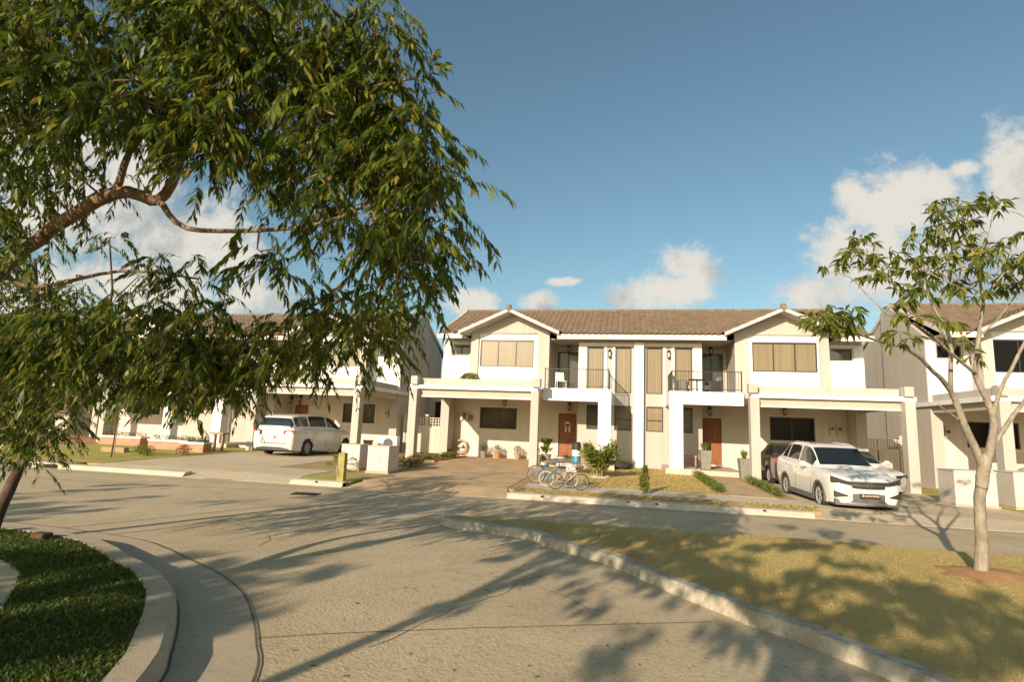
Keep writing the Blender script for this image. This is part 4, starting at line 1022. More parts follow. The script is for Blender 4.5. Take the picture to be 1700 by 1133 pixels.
# ------------------------------------------------------------------ foliage builders
NEEM_TIPS=[(-2.50,3.32,3.00),(-3.32,2.50,3.44),(-2.91,2.97,4.08),(-2.13,3.81,2.97),(-3.93,3.12,3.69),(-4.46,2.57,3.28),(-2.80,2.99,4.61),(-3.45,2.73,4.02),(-2.28,2.80,3.72),(-3.03,3.42,3.91),(-4.58,3.07,4.13),(-3.16,2.78,3.40),(-3.46,3.20,4.30),(-2.86,3.15,3.21),(-3.25,3.35,4.06),(-4.72,3.06,3.97),(-2.06,3.72,3.35),(-2.40,3.26,3.86),(-3.44,2.43,3.41),(-2.01,3.23,2.72),(-4.08,3.15,4.74),(-3.34,2.95,4.06),(-3.58,3.27,4.70),(-3.60,2.47,3.37),(-4.72,2.49,4.00),(-3.64,3.15,3.78),(-2.50,3.48,4.17),(-2.83,3.36,3.73),(-4.45,2.39,3.99),(-4.00,2.46,4.19),(-3.80,2.81,3.77),(-3.03,3.41,4.16),(-3.32,2.98,3.95),(-4.84,2.63,4.47),(-4.87,2.74,3.40),(-3.34,3.05,3.45),(-3.12,3.06,4.14),(-3.27,3.50,4.63),(-3.61,2.32,4.02),(-3.56,2.91,4.02),(-2.51,2.79,3.86),(-3.88,2.30,4.13),(-3.64,3.14,4.60),(-2.37,3.10,3.58),(-2.20,3.10,3.70),(-3.62,2.60,4.24),(-2.89,2.57,3.38),(-5.11,3.15,4.10),(-4.99,3.02,3.91),(-5.49,2.94,4.77),(-2.85,3.04,4.06),(-3.27,2.85,4.14),(-2.48,2.92,3.02),(-3.48,2.73,4.32),(-2.09,3.35,3.67),(-3.34,3.41,3.64),(-2.49,3.73,3.92),(-1.89,3.03,3.11),(-4.32,2.39,3.95),(-1.87,2.87,2.78),(-3.40,3.22,4.21),(-3.03,3.27,3.72),(-2.96,2.74,4.02),(-2.07,3.03,3.30),(-2.12,3.18,2.95),(-2.51,2.76,4.19),(-4.50,2.47,3.76),(-1.97,2.99,2.71),(-2.59,3.23,3.51),(-4.20,2.59,4.17),(-3.60,2.60,3.44),(-4.66,2.70,3.91),(-3.89,3.09,4.33),(-4.01,2.51,3.29),(-2.53,3.12,3.80),(-4.85,2.78,4.61),(-3.56,3.47,3.66),(-3.87,2.53,3.40),(-3.53,2.65,3.69),(-2.61,3.26,3.43),(-2.15,2.76,3.27),(-2.95,2.68,3.10),(-5.06,3.10,3.81),(-2.72,3.14,3.15),(-3.87,3.20,4.51),(-4.31,3.26,4.30),(-3.90,3.06,3.60),(-3.49,2.93,3.64),(-3.73,2.80,3.50),(-3.83,3.14,3.69),(-4.84,2.69,3.51),(-3.17,2.39,4.11),(-3.30,2.84,3.56),(-2.52,2.87,4.46),(-3.20,3.46,4.90),(-3.71,3.12,4.69),(-3.25,3.34,4.40),(-5.43,2.97,4.62),(-2.38,2.97,3.98),(-5.06,2.85,3.40),(-4.43,3.06,3.78),(-2.32,2.67,3.46),(-4.50,2.50,4.25),(-3.11,3.10,4.01),(-4.76,3.18,4.02),(-3.31,3.30,3.76),(-4.18,2.41,3.78),(-2.40,2.73,4.10),(-3.28,2.82,3.37),(-2.62,3.09,3.87),(-4.27,2.26,4.04),(-2.25,3.43,3.20),(-2.43,2.96,4.14),(-2.91,2.51,3.94),(-2.38,3.26,3.20),(-3.90,3.32,4.49),(-4.43,3.05,4.23),(-2.89,2.58,4.02),(-2.01,3.50,3.29),(-2.95,2.65,3.84),(-2.78,2.48,4.13),(-2.02,3.07,3.59),(-2.09,2.81,3.55),(-2.93,2.99,4.56),(-4.06,3.13,3.86),(-3.30,2.60,4.20),(-3.95,3.19,3.93),(-2.03,3.53,3.12),(-3.30,3.37,4.78),(-4.87,2.75,4.01),(-2.29,2.85,2.85),(-2.17,3.28,2.79),(-4.86,3.19,3.86),(-2.66,2.60,3.87),(-4.36,2.44,3.52),(-2.73,2.80,3.84),(-3.56,3.39,3.75),(-4.94,2.85,4.65),(-3.77,2.85,4.49),(-3.40,2.64,3.41),(-3.80,3.19,4.24),(-4.41,2.72,3.41),(-2.20,3.39,3.35),(-4.64,2.77,4.42),(-2.26,2.99,3.22),(-2.10,3.65,2.86),(-4.86,2.60,3.90),(-3.20,3.05,3.26),(-3.00,3.45,4.57),(-2.23,2.80,3.41),(-3.30,3.18,3.51),(-4.71,3.28,4.18),(-2.29,3.06,3.43),(-2.73,3.44,3.29),(-4.62,3.01,4.05),(-3.08,2.58,3.68),(-2.19,2.90,3.55),(-2.85,2.57,3.33),(-5.37,3.15,3.74),(-4.47,3.19,4.41),(-2.36,2.88,3.39),(-2.99,3.38,3.65),(-5.30,2.96,4.51),(-4.29,2.24,3.83),(-3.86,2.38,3.70),(-3.11,3.32,3.53),(-4.57,3.08,4.17),(-4.20,2.72,4.26),(-4.62,3.01,3.90),(-2.36,3.33,3.31),(-3.14,3.53,4.16),(-4.84,2.94,3.74),(-2.58,3.23,4.16),(-3.07,3.14,4.46),(-4.08,2.36,3.80),(-2.44,3.34,3.06),(-5.08,2.81,4.73),(-2.51,3.53,3.86),(-4.28,2.91,4.33),(-3.46,2.77,4.15),(-1.86,3.01,3.06),(-1.97,3.06,3.45),(-2.97,2.59,3.84),(-3.07,2.93,4.02),(-3.53,2.75,4.28),(-6.08,3.68,3.10),(-6.05,3.59,3.47),(-4.60,3.51,3.40),(-5.74,3.55,2.84),(-5.22,3.45,3.24),(-5.57,3.64,3.50),(-4.90,3.41,3.24),(-4.61,3.02,3.40),(-5.17,2.97,2.94),(-5.36,3.68,3.63),(-5.62,3.56,2.92),(-4.99,3.26,2.86),(-5.96,3.61,3.62),(-5.04,3.20,2.95),(-5.50,3.50,3.60),(-5.56,3.43,3.08),(-4.12,3.66,1.82),(-5.56,4.24,2.06),(-3.81,4.16,1.88),(-4.14,3.60,2.10),(-5.87,3.98,2.17),(-4.24,3.51,2.30),(-4.88,4.06,2.05),(-3.99,4.23,2.25),(-5.38,4.24,1.93),(-3.55,3.97,2.05),(-4.18,4.04,2.20),(-5.36,3.90,2.05),(-5.46,4.26,2.16),(-6.39,3.95,2.25),(-4.37,3.87,2.40),(-5.61,4.07,2.21),(-5.88,4.09,2.25),(-6.02,4.07,1.96),(-4.79,3.61,2.27),(-4.65,3.71,2.35),(-5.13,4.12,2.26),(-5.19,4.18,2.12),(-4.90,4.00,1.93),(-4.96,3.59,2.27),(-4.90,4.57,2.02),(-5.07,4.20,2.32),(-4.23,4.10,1.98),(-3.95,3.70,2.32),(-6.51,4.24,2.10),(-4.52,4.16,2.30),(-5.80,3.88,2.28),(-4.31,4.58,1.97),(-5.08,4.46,1.94),(-6.30,4.15,2.22),(-4.43,4.06,2.14),(-3.93,3.93,2.23),(-6.50,4.10,2.01),(-4.32,4.62,2.11),(-5.49,3.81,1.97),(-5.68,3.59,2.19),(-3.74,3.74,1.83),(-4.75,4.08,2.26),(-3.90,3.87,2.07),(-4.60,4.49,1.88),(-4.64,3.98,2.06),(-6.01,4.39,1.97),(-4.93,3.42,2.24),(-5.00,3.73,2.19),(-4.46,4.27,2.12),(-3.79,4.25,2.25),(-4.29,4.52,2.46),(-3.69,3.58,2.33),(-6.59,4.17,2.16),(-5.05,3.75,1.89),(-4.16,4.57,2.42),(-3.84,4.17,2.14),(-4.52,4.01,2.00),(-4.21,3.84,2.43),(-2.42,3.59,2.08),(-2.97,3.75,2.06),(-3.33,4.02,2.23),(-2.21,3.70,2.20),(-2.50,3.51,2.36),(-3.16,3.80,2.04),(-2.84,3.93,2.13),(-2.57,4.08,2.26),(-2.69,4.25,2.52),(-2.77,3.56,2.26),(-2.57,3.49,2.42),(-2.69,3.85,2.21),(-2.26,3.76,2.34),(-2.91,3.88,2.40),(-3.74,3.87,2.06),(-3.81,4.22,2.20),(-4.29,4.16,1.99),(-3.80,4.36,2.18),(-4.23,4.28,2.00),(-3.70,4.03,2.08),(-4.24,4.18,1.90),(-3.94,4.35,1.96),(-4.07,4.29,1.84),(-3.38,3.83,1.95),(-3.82,3.72,2.08),(-3.48,3.89,1.87),(-4.02,4.27,2.22),(-4.24,4.08,2.21),(-2.20,2.88,4.09),(-2.15,2.92,3.94),(-2.24,2.92,3.83),(-1.94,2.92,3.56),(-1.81,2.97,3.38),(-1.69,2.94,3.06),(-1.65,2.98,2.85),(-1.70,3.01,2.64),(-1.75,2.94,2.98),(-1.86,3.08,2.59),(-1.91,3.10,2.41),(-2.00,3.20,2.32),(-2.90,3.17,2.64),(-2.75,3.21,2.61),(-4.34,3.78,2.77),(-3.98,3.76,2.76),(-3.81,3.71,2.59),(-1.81,2.94,3.56),(-1.74,2.95,3.25),(-1.68,2.96,2.99),(-1.71,3.04,2.72),(-1.71,3.13,2.49),(-2.04,2.91,4.13),(-2.00,2.94,4.01),(-1.92,2.93,3.83)]
NEEM_FAR_TIPS=[(-6.99,5.21,1.76),(-8.19,5.53,1.55),(-8.92,5.83,1.78),(-6.52,6.45,2.27),(-8.32,6.01,1.06),(-7.21,5.54,2.25),(-7.66,5.85,1.91),(-8.13,5.23,1.36),(-7.07,5.25,2.38),(-7.10,5.01,1.91),(-8.17,5.62,1.92),(-6.20,6.34,2.28),(-6.43,5.25,2.23),(-7.13,4.73,1.41),(-9.06,5.88,2.27),(-8.28,5.53,1.82),(-7.79,5.06,1.25),(-7.01,6.34,2.14),(-6.49,5.34,2.40),(-7.07,4.97,1.44),(-6.85,5.09,1.36),(-8.18,5.96,1.30),(-7.75,6.02,2.16),(-7.51,5.38,1.73),(-7.60,5.17,2.23),(-7.39,5.10,2.04),(-8.99,5.84,1.63),(-8.05,6.20,1.34),(-6.45,5.04,2.31),(-6.38,6.37,2.45),(-7.86,4.93,1.73),(-6.91,5.43,2.02),(-7.99,5.34,1.96),(-7.38,4.96,2.03),(-7.16,4.94,2.27),(-6.44,4.94,1.63),(-8.51,5.63,2.22),(-7.50,4.89,1.50),(-6.68,5.62,2.05),(-8.19,6.07,1.65),(-5.73,5.32,2.29),(-8.02,5.35,2.41),(-7.05,6.16,2.43),(-7.66,5.41,1.62),(-8.00,5.13,1.95),(-6.68,5.27,1.52),(-6.50,5.52,2.21),(-7.18,5.27,1.98),(-7.38,5.89,1.82),(-7.84,5.04,2.34),(-7.32,5.10,2.16),(-7.13,4.87,1.50),(-5.58,5.01,2.20),(-7.39,5.26,2.46),(-8.20,5.96,2.24),(-9.09,5.97,2.12),(-7.84,6.21,1.31),(-7.47,5.37,2.33),(-6.19,5.78,2.12),(-7.57,5.04,1.23),(-6.43,4.80,2.05),(-7.19,5.25,1.47),(-8.01,6.27,1.44),(-7.65,5.35,1.33),(-7.44,5.63,1.52),(-8.79,5.96,1.70),(-8.65,6.23,1.06),(-8.37,5.84,2.60),(-7.18,5.13,2.03),(-8.01,5.03,2.20),(-6.25,5.12,1.91),(-7.25,5.54,2.26),(-6.83,5.23,1.14),(-7.98,5.36,1.55),(-7.10,5.19,2.40),(-10.02,6.00,2.19),(-9.90,5.64,2.71),(-9.83,5.64,2.41),(-8.63,6.04,2.22),(-8.41,5.60,2.46),(-8.03,5.07,2.68),(-8.48,5.71,2.76),(-7.34,5.23,2.31),(-7.12,4.96,2.55),(-9.05,5.38,2.80),(-9.40,5.73,2.40),(-7.19,4.97,2.23),(-9.03,5.31,2.31),(-8.67,5.40,2.44),(-9.54,5.89,2.16),(-9.21,5.42,2.69),(-7.22,5.14,2.12),(-8.26,5.05,2.54),(-8.35,5.39,2.15),(-8.98,5.39,2.50)]
YOUNG_TIPS=[(2.19,8.19,3.95),(2.15,7.26,3.83),(2.77,8.77,4.52),(2.45,7.68,3.88),(2.44,7.24,3.78),(2.59,7.80,3.71),(2.94,8.23,3.78),(3.28,8.49,3.93),(3.43,9.03,3.81),(3.03,7.72,4.11),(3.24,7.86,4.32),(3.90,8.96,4.93),(3.67,8.13,4.69),(3.45,8.03,4.21),(3.85,8.23,4.52),(4.12,8.91,4.49),(4.07,8.41,4.36),(3.97,7.91,4.67),(4.73,9.06,5.03),(4.10,8.62,4.22),(3.83,7.76,3.95),(3.33,7.69,3.86),(3.21,7.78,3.89),(4.14,8.08,3.96),(4.50,8.35,3.95),(4.64,8.66,4.39),(4.45,8.03,4.34),(4.38,8.66,3.88),(4.77,8.83,3.83),(3.85,8.62,3.79),(3.41,7.52,3.43),(3.96,8.19,3.51),(2.74,6.92,3.22),(3.05,7.69,3.56),(1.54,6.87,2.97),(1.67,6.89,3.01),(1.76,6.70,2.90),(1.87,6.74,2.96),(1.52,6.61,2.85),(1.74,6.85,2.82),(1.88,6.98,2.85),(2.54,7.03,3.18),(2.63,7.05,2.97),(2.78,6.80,2.89),(3.93,8.74,2.97),(3.93,8.48,2.76),(2.37,6.83,2.72),(4.75,8.94,3.77),(4.98,8.81,3.91),(4.39,7.84,3.96),(4.48,7.79,3.79),(5.39,8.93,4.46),(4.70,7.98,3.53),(5.51,8.96,4.03),(2.88,7.73,3.88),(3.43,8.46,4.09),(3.39,7.75,4.31),(3.42,7.40,4.41),(3.51,8.21,3.81),(3.87,8.22,3.85),(3.74,7.62,3.75),(4.81,9.21,3.98),(5.19,8.82,4.60),(2.88,8.75,4.47),(3.77,8.75,4.98),(3.68,8.22,4.18)]
NEEM_LIMBS=[[(-5.46,3.47,2.65,0.062),(-5.08,3.41,2.87,0.060),(-4.30,3.31,3.19,0.056),(-3.90,3.31,3.11,0.046),(-3.66,3.21,3.38,0.034),(-3.47,3.09,3.71,0.026),(-3.00,3.02,4.12,0.018),(-2.72,3.02,4.49,0.010)],
[(-3.90,3.31,3.11,0.030),(-3.54,3.21,2.85,0.020),(-2.92,3.14,2.79,0.016),(-2.39,3.05,2.79,0.013),(-1.99,3.00,2.95,0.010),(-1.70,2.93,3.13,0.007)],
[(-3.66,3.21,3.38,0.026),(-2.85,3.05,3.51,0.018),(-2.18,2.96,3.61,0.012),(-1.81,2.93,3.64,0.007)],
[(-4.30,3.31,3.19,0.034),(-4.09,3.19,3.59,0.024),(-4.18,3.01,4.00,0.018),(-4.58,2.78,4.25,0.010)],
[(-6.16,3.93,2.10,0.030),(-5.33,3.98,2.17,0.027),(-4.20,4.03,2.04,0.022),(-3.57,3.94,2.14,0.017),(-3.08,3.81,2.32,0.014),(-2.70,3.65,2.46,0.011),(-2.40,3.58,2.67,0.007)],
[(-4.20,4.03,2.04,0.018),(-3.73,4.06,1.81,0.015),(-3.13,3.95,1.97,0.012),(-2.73,3.80,2.13,0.009),(-2.27,3.76,2.36,0.006)],
[(-5.46,3.47,2.65,0.030),(-5.28,3.62,2.55,0.020),(-4.61,3.74,2.71,0.015),(-3.91,3.79,2.65,0.009)],
[(-3.57,3.94,2.14,0.012),(-2.79,3.65,2.34,0.010),(-2.40,3.65,2.25,0.006)]]
YOUNG_LIMBS=[[(4.13,8.79,1.30,0.075),(3.86,8.61,1.85,0.062),(3.68,8.51,2.28,0.050),(3.30,8.09,2.48,0.036),(3.00,7.80,2.64,0.030),(2.63,7.45,2.72,0.024),(2.19,7.15,2.77,0.018),(1.86,6.91,2.84,0.013),(1.56,6.73,2.92,0.008)],
[(3.68,8.51,2.28,0.045),(3.72,8.51,3.01,0.034),(3.54,8.42,3.32,0.026),(3.42,8.35,3.64,0.020),(3.30,8.22,4.28,0.010)],
[(4.17,8.79,1.31,0.080),(4.25,8.69,1.87,0.066),(4.14,8.62,2.22,0.055),(4.01,8.54,2.51,0.046),(4.04,8.47,3.01,0.036),(4.09,8.41,3.48,0.028),(3.99,8.31,3.96,0.020),(3.83,8.20,4.50,0.010)],
[(4.21,8.73,1.55,0.050),(4.57,8.84,2.00,0.040),(4.75,8.84,2.25,0.034),(5.02,8.82,2.74,0.024),(5.17,8.70,3.71,0.010)],
[(4.23,8.67,1.98,0.045),(4.27,8.53,2.30,0.036),(4.49,8.37,2.91,0.026),(4.61,8.21,3.44,0.018),(4.57,8.11,4.04,0.009)],
[(4.01,8.54,2.51,0.034),(3.56,8.11,2.69,0.027),(2.94,7.53,2.95,0.021),(2.44,7.11,3.02,0.017),(2.28,7.15,3.20,0.013),(2.07,7.26,3.53,0.009),(1.86,7.31,3.62,0.006)],
[(3.83,8.60,1.89,0.022),(3.60,8.44,1.99,0.014),(3.41,8.28,2.08,0.012)],
[(3.67,8.34,2.72,0.020),(3.64,8.57,3.14,0.014),(3.33,8.65,3.54,0.010),(3.00,8.54,3.86,0.006)],
[(4.09,8.41,3.48,0.020),(4.25,8.29,3.78,0.013),(4.48,8.30,4.02,0.007)],
[(4.04,8.47,3.01,0.022),(4.55,8.82,3.41,0.015),(4.90,8.93,3.86,0.008)],
[(3.42,8.35,3.64,0.014),(3.47,8.10,3.98,0.010),(3.49,7.93,4.42,0.006)],
[(3.99,8.31,3.96,0.012),(4.15,8.28,4.36,0.008),(4.22,8.24,4.72,0.005)]]

def rvec(rng, n):
    v = rng.normal(size=(n, 3)); return v / np.linalg.norm(v, axis=1, keepdims=True)
def norm(a): return a / (np.linalg.norm(a, axis=1, keepdims=True) + 1e-9)
def pinnate(P, D, L, rng, pairs=7, ll=0.080, lw=0.0108, droop=0.75):
    # P, D: (n,3) base and direction of each compound leaf; hanging leaflets in pairs plus a terminal one
    n = len(P); out = []
    D = norm(D); up = np.array([0, 0, 1.0])
    side = norm(np.cross(D, up) + 1e-4)
    roll = rng.uniform(-0.9, 0.9, (n, 1))
    side = norm(side * np.cos(roll) + np.cross(D, side) * np.sin(roll))
    def at(t): return P + D * (L[:, None] * t) - up * (droop * L[:, None] * t * t)
    big = rng.uniform(.7, 1.3, (n, 1))
    for k in range(pairs):
        t = 0.22 + 0.72 * k / (pairs - 1)
        q = at(t); tan = norm(at(t + .05) - at(t))
        for s in (-1, 1):
            l = ll * big * (0.75 + 0.5 * math.sin(math.pi * (k + 1) / (pairs + 1))) * rng.uniform(.75, 1.2, (n, 1))
            d = norm(side * s * 0.6 + tan * 0.75 - up * rng.uniform(.25, .9, (n, 1)) + rng.normal(0, .16, (n, 3)))
            w = norm(np.cross(d, up) + rng.normal(0, .5, (n, 3))) * lw * (l / ll)
            mid = q + d * l * .45 - up * l * .03
            out.append(np.stack([q, mid + w, q + d * l - up * l * .14 + tan * l * .05, mid - w], 1))
    q = at(0.97); tan = norm(at(1.0) - at(.9)); l = ll * rng.uniform(.8, 1.2, (n, 1))
    w = norm(np.cross(tan, up) + rng.normal(0, .4, (n, 3))) * lw
    out.append(np.stack([q, q + tan * l * .45 + w, q + tan * l - up * l * .2, q + tan * l * .45 - w], 1))
    # rachis as a thin strip
    a, b = at(0.0), at(0.97); w = side * .0022
    m = at(.5)
    out.append(np.stack([a - w, a + w, m + w, m - w], 1)); out.append(np.stack([m - w, m + w, b + w, b - w], 1))
    return np.concatenate(out)
def simple_leaf(Q, Dv, l, w, rng, sag=.2):
    up = np.array([0, 0, 1.0])
    W = norm(np.cross(Dv, up) + rng.normal(0, .45, Dv.shape)) * w
    mid = Q + Dv * l * .5
    return np.stack([Q, mid + W, Q + Dv * l - up * l * sag, mid - W], 1)
def shoots(tips, rng, per=9, L=0.30, ang=1.0, jitter=.10):
    P = []; D = []
    for t in tips:
        t = np.array(t); n = per + rng.integers(-2, 3)
        a = rng.uniform(0, 2 * math.pi, n); el = rng.uniform(-.55, .65, n) * ang
        d = np.stack([np.cos(a) * np.cos(el), np.sin(a) * np.cos(el), np.sin(el)], 1)
        P.append(t + rng.normal(0, jitter, (n, 3))); D.append(d)
    P = np.concatenate(P); D = np.concatenate(D)
    return P, D, rng.uniform(.75, 1.2, len(P)) * L
def connect(mb, limbs, tips, rng, r0=.006, n=4, sag=.1):
    nodes = []
    for l in limbs:
        L = [np.array(p[:3]) for p in l]
        for i in range(len(L) - 1):
            for t in (0, .25, .5, .75): nodes.append(L[i] * (1 - t) + L[i + 1] * t)
    A = np.array(nodes)
    order = sorted(range(len(tips)), key=lambda i: np.min(np.linalg.norm(A - np.array(tips[i]), axis=1)))
    for i in order:
        t = np.array(tips[i]); d = np.linalg.norm(A - t, axis=1) + np.maximum(0, A[:, 2] - t[2]) * .3
        b = A[int(np.argmin(d))]
        if np.linalg.norm(t - b) > 3.0: continue
        m = (t + b) / 2 + rng.normal(0, .05, 3) + np.array([0, 0, sag * np.linalg.norm(t - b)])
        ln = np.linalg.norm(t - b); rr = r0 * (1 + 1.2 * ln)
        mb.tube([tuple(b), tuple(m), tuple(t)], [rr, rr * .75, rr * .45], n, False)
        A = np.vstack([A, (b + m) / 2, m, (m + t) / 2])
def limb_mesh(mb, limbs, rng, n=9, wob=.012):
    for l in limbs:
        P = catmull([p[:3] for p in l], 4); R = np.interp(np.linspace(0, len(l) - 1, len(P)), range(len(l)), [p[3] for p in l])
        P = [p + rng.normal(0, wob, 3) * (0.4 + r * 6) * .5 for p, r in zip(P, R)]
        mb.tube([tuple(p) for p in P], [float(r) for r in R], n, True)
def tree_from(name, label, cat, base, limbs, tips, leaf_fn, bark, leafmat, seed, twig=.006, group=None, rel=True):
    rng = np.random.default_rng(seed)
    base = np.array(base)
    root = thing(name, label, cat, tuple(base), 0, group)
    lm = [[tuple(np.array(p[:3]) - base) + (p[3],) for p in l] for l in limbs]
    tp = [tuple(np.array(t) - base) for t in tips]
    mb = MB(); limb_mesh(mb, lm, rng); connect(mb, lm, tp, rng, twig)
    mb.build('trunk', bark, root, smooth=True, recalc=False)
    np_mesh('crown', leaf_fn(tp, rng), 4, leafmat, root)
    return root
def neem_leaves(tips, rng, per=11, L=.26, ll=.068):
    P, D, Ls = shoots(tips, rng, per, L)
    return pinnate(P, D, Ls, rng, 8, ll)
# near neem: trunk just out of frame at the left, boughs reaching over the view
NB = (-6.35, 2.85, -0.12)
NEEM_LIMBS = [[(p[0], p[1], p[2], p[3] * .85) for p in l] for l in NEEM_LIMBS]
trunkA = [(-6.35, 2.85, -0.3, .17), (-6.33, 2.88, .5, .14), (-6.22, 2.95, 1.3, .12), (-5.95, 3.2, 2.1, .10), (-5.46, 3.47, 2.65, .064)]
low = [(-6.30, 2.9, 1.0, .075), (-6.6, 3.6, 1.5, .055), (NEEM_LIMBS[4][0][0], NEEM_LIMBS[4][0][1], NEEM_LIMBS[4][0][2], .032)]
back = [(-6.1, 3.05, 1.8, .08), (-6.5, 2.3, 2.9, .05), (-6.2, 1.6, 3.8, .03), (-5.6, 1.2, 4.4, .012)]
rngx = np.random.default_rng(77)
extra = [tuple(np.array((-6.1, 1.9, 3.7)) + rngx.normal(0, 1, 3) * np.array((.8, .8, .5))) for _ in range(45)]
tree_from('neem_tree', 'big leafy neem tree whose drooping boughs fill the upper left of the view', 'tree', NB, [trunkA, low, back] + NEEM_LIMBS, NEEM_TIPS + extra[:18], neem_leaves, M['bark'], M['neem'], 3)
# second neem: dark leaning trunk on the island
FB = (-8.87, 6.34, -0.12)
trunkB = [(-8.95, 6.3, -0.3, .10), (-8.87, 6.34, 0.0, .082), (-8.8, 6.42, .45, .072), (-8.72, 6.5, .95, .066), (-8.6, 6.45, 1.7, .06), (-8.5, 6.2, 2.6, .05), (-8.5, 6.0, 3.6, .02)]
limbB = [[(-8.65, 6.48, 1.4, .05), (-8.0, 6.5, 2.1, .035), (-7.2, 6.4, 2.5, .025), (-6.2, 6.3, 2.5, .012)], [(-8.6, 6.45, 1.7, .05), (-9.4, 7.0, 2.5, .03), (-10.2, 7.2, 2.9, .012)], [(-8.58, 6.4, 1.9, .05), (-8.1, 5.8, 2.5, .03), (-7.7, 5.2, 2.6, .012)]]
extraB = [tuple(np.array((-9.2, 6.5, 3.0)) + rngx.normal(0, 1, 3) * np.array((1.0, .8, .5))) for _ in range(60)]
tree_from('neem_tree', 'dark leaning neem trunk with low foliage at the left edge of the street', 'tree', FB, [trunkB] + limbB, NEEM_FAR_TIPS + extraB, neem_leaves, M['darkbark'], M['neem'], 8)
# slender street tree at the right
def palm5(tips, rng, per=7, L=.15, w=.025):
    out = []
    for t in tips:
        t = np.array(t); n = per + rng.integers(-2, 3)
        a = rng.uniform(0, 2 * math.pi, n); el = rng.uniform(-.3, .7, n)
        d = np.stack([np.cos(a) * np.cos(el), np.sin(a) * np.cos(el), np.sin(el)], 1)
        Q = t + d * rng.uniform(.06, .17, (n, 1))
        for k in range(5):
            dv = norm(d * .55 + rng.normal(0, .6, (n, 3)) + np.array([0, 0, -.95]))
            out.append(simple_leaf(Q, dv, L * rng.uniform(.7, 1.2, (n, 1)), w * rng.uniform(.75, 1.2, (n, 1)), rng))
    return np.concatenate(out)
YB = (4.13, 9.0, -0.12)
yt = YOUNG_LIMBS[0][0]
trunkY = [(4.10, 9.02, -0.35, .13), (4.13, 9.0, -.05, .084), (4.14, 8.97, .35, .072), (4.12, 8.91, .75, .067), (4.13, 8.84, 1.1, .07), (yt[0] + .02, yt[1], yt[2] + .02, .08), (yt[0] + .03, yt[1], yt[2] + .16, .05)]
YOUNG_LIMBS = [[(p[0], p[1], p[2], p[3] * .7) for p in l] for l in YOUNG_LIMBS]
for q in (0, 2): YOUNG_LIMBS[q].insert(0, (4.12, 8.84, 1.02, .07))
young = tree_from('young_tree', 'slender pale-barked street tree with sparse drooping leaves on the median', 'tree', YB, [trunkY] + YOUNG_LIMBS, YOUNG_TIPS, palm5, M['palebark'], M['young'], 5, .005)
mm = MB(); rr = random.Random(3)
P0 = [(0, 0, .07)]
for (R_, z_) in ((.2, .05), (.38, .02), (.55, -.012)):
    for k in range(26): a = 2 * math.pi * k / 26; j = 1 + rr.uniform(-.28, .28) * (R_ > .4); P0.append((R_ * j * 1.25 * math.cos(a), R_ * j * math.sin(a), z_))
mm.add(P0, [(0, 1 + k, 1 + (k + 1) % 26) for k in range(26)] + [(1 + q * 26 + k, 1 + (q + 1) * 26 + k, 1 + (q + 1) * 26 + (k + 1) % 26, 1 + q * 26 + (k + 1) % 26) for q in range(2) for k in range(26)])
tag(mm.build('soil_patch', M['mulch'], loc=(4.25, 9.0, -.125), smooth=True), None, None, None, 'structure')
# street trees standing behind the camera along the same median and island; their shadows cross the street
def street_tree(label, base, hfork, hcrown, spread, ntips, seed, per=9, r=.09):
    rng = np.random.default_rng(seed); b = np.array(base)
    top = b + np.array([0, 0, hfork])
    limbs = [[tuple(b - [0, 0, .2]) + (r * 1.3,), tuple(b + [0, 0, .5]) + (r,), tuple(b + [.05, .03, hfork * .6]) + (r * .85,), tuple(top) + (r * .75,)]]
    nb = 7
    for k in range(nb):
        a = 2 * math.pi * k / nb + rng.uniform(-.3, .3); s = spread * rng.uniform(.7, 1.0); h = (hcrown - hfork) * rng.uniform(.45, 1.0)
        e = top + np.array([math.cos(a) * s, math.sin(a) * s, h]); m = top + np.array([math.cos(a) * s * .4, math.sin(a) * s * .4, h * .62])
        limbs.append([tuple(top - [0, 0, .1 * k / nb]) + (r * .55,), tuple(m) + (r * .3,), tuple(e) + (r * .1,)])
        a2 = a + .5; e2 = m + np.array([math.cos(a2) * s * .5, math.sin(a2) * s * .5, h * .25]); limbs.append([tuple(m) + (r * .25,), tuple(e2) + (r * .1,)])
    tips = []
    ends = [np.array(l[-1][:3]) for l in limbs[1:]] + [np.array(l[1][:3]) for l in limbs[1:]]
    for i in range(ntips):
        e = ends[rng.integers(len(ends))]; tips.append(tuple(e + rng.normal(0, .30, 3)))
    return tree_from('street_tree', label, 'tree', base, limbs, tips, lambda t, g: palm5(t, g, per, .16, .034), M['palebark'], M['young'], seed, .005)
street_tree('tall thin street tree standing behind the viewpoint on the left', (-5.55, -3.55, -.12), 3.3, 5.2, 1.15, 46, 21)
street_tree('broad street tree standing behind the viewpoint', (-2.4, -3.6, -.12), 3.2, 5.0, 2.2, 120, 22, 10)
street_tree('street tree standing behind the viewpoint on the right', (-2.9, -7.4, -.25), 3.0, 4.6, 1.7, 80, 23)
street_tree('dense street tree standing far behind on the left', (-10.2, -7.7, -.12), 3.2, 4.6, 2.1, 230, 24, 12)
street_tree('street tree on the island edge behind the left corner', (-15.9, -3.0, -.12), 2.6, 4.9, 1.8, 80, 25, 10)
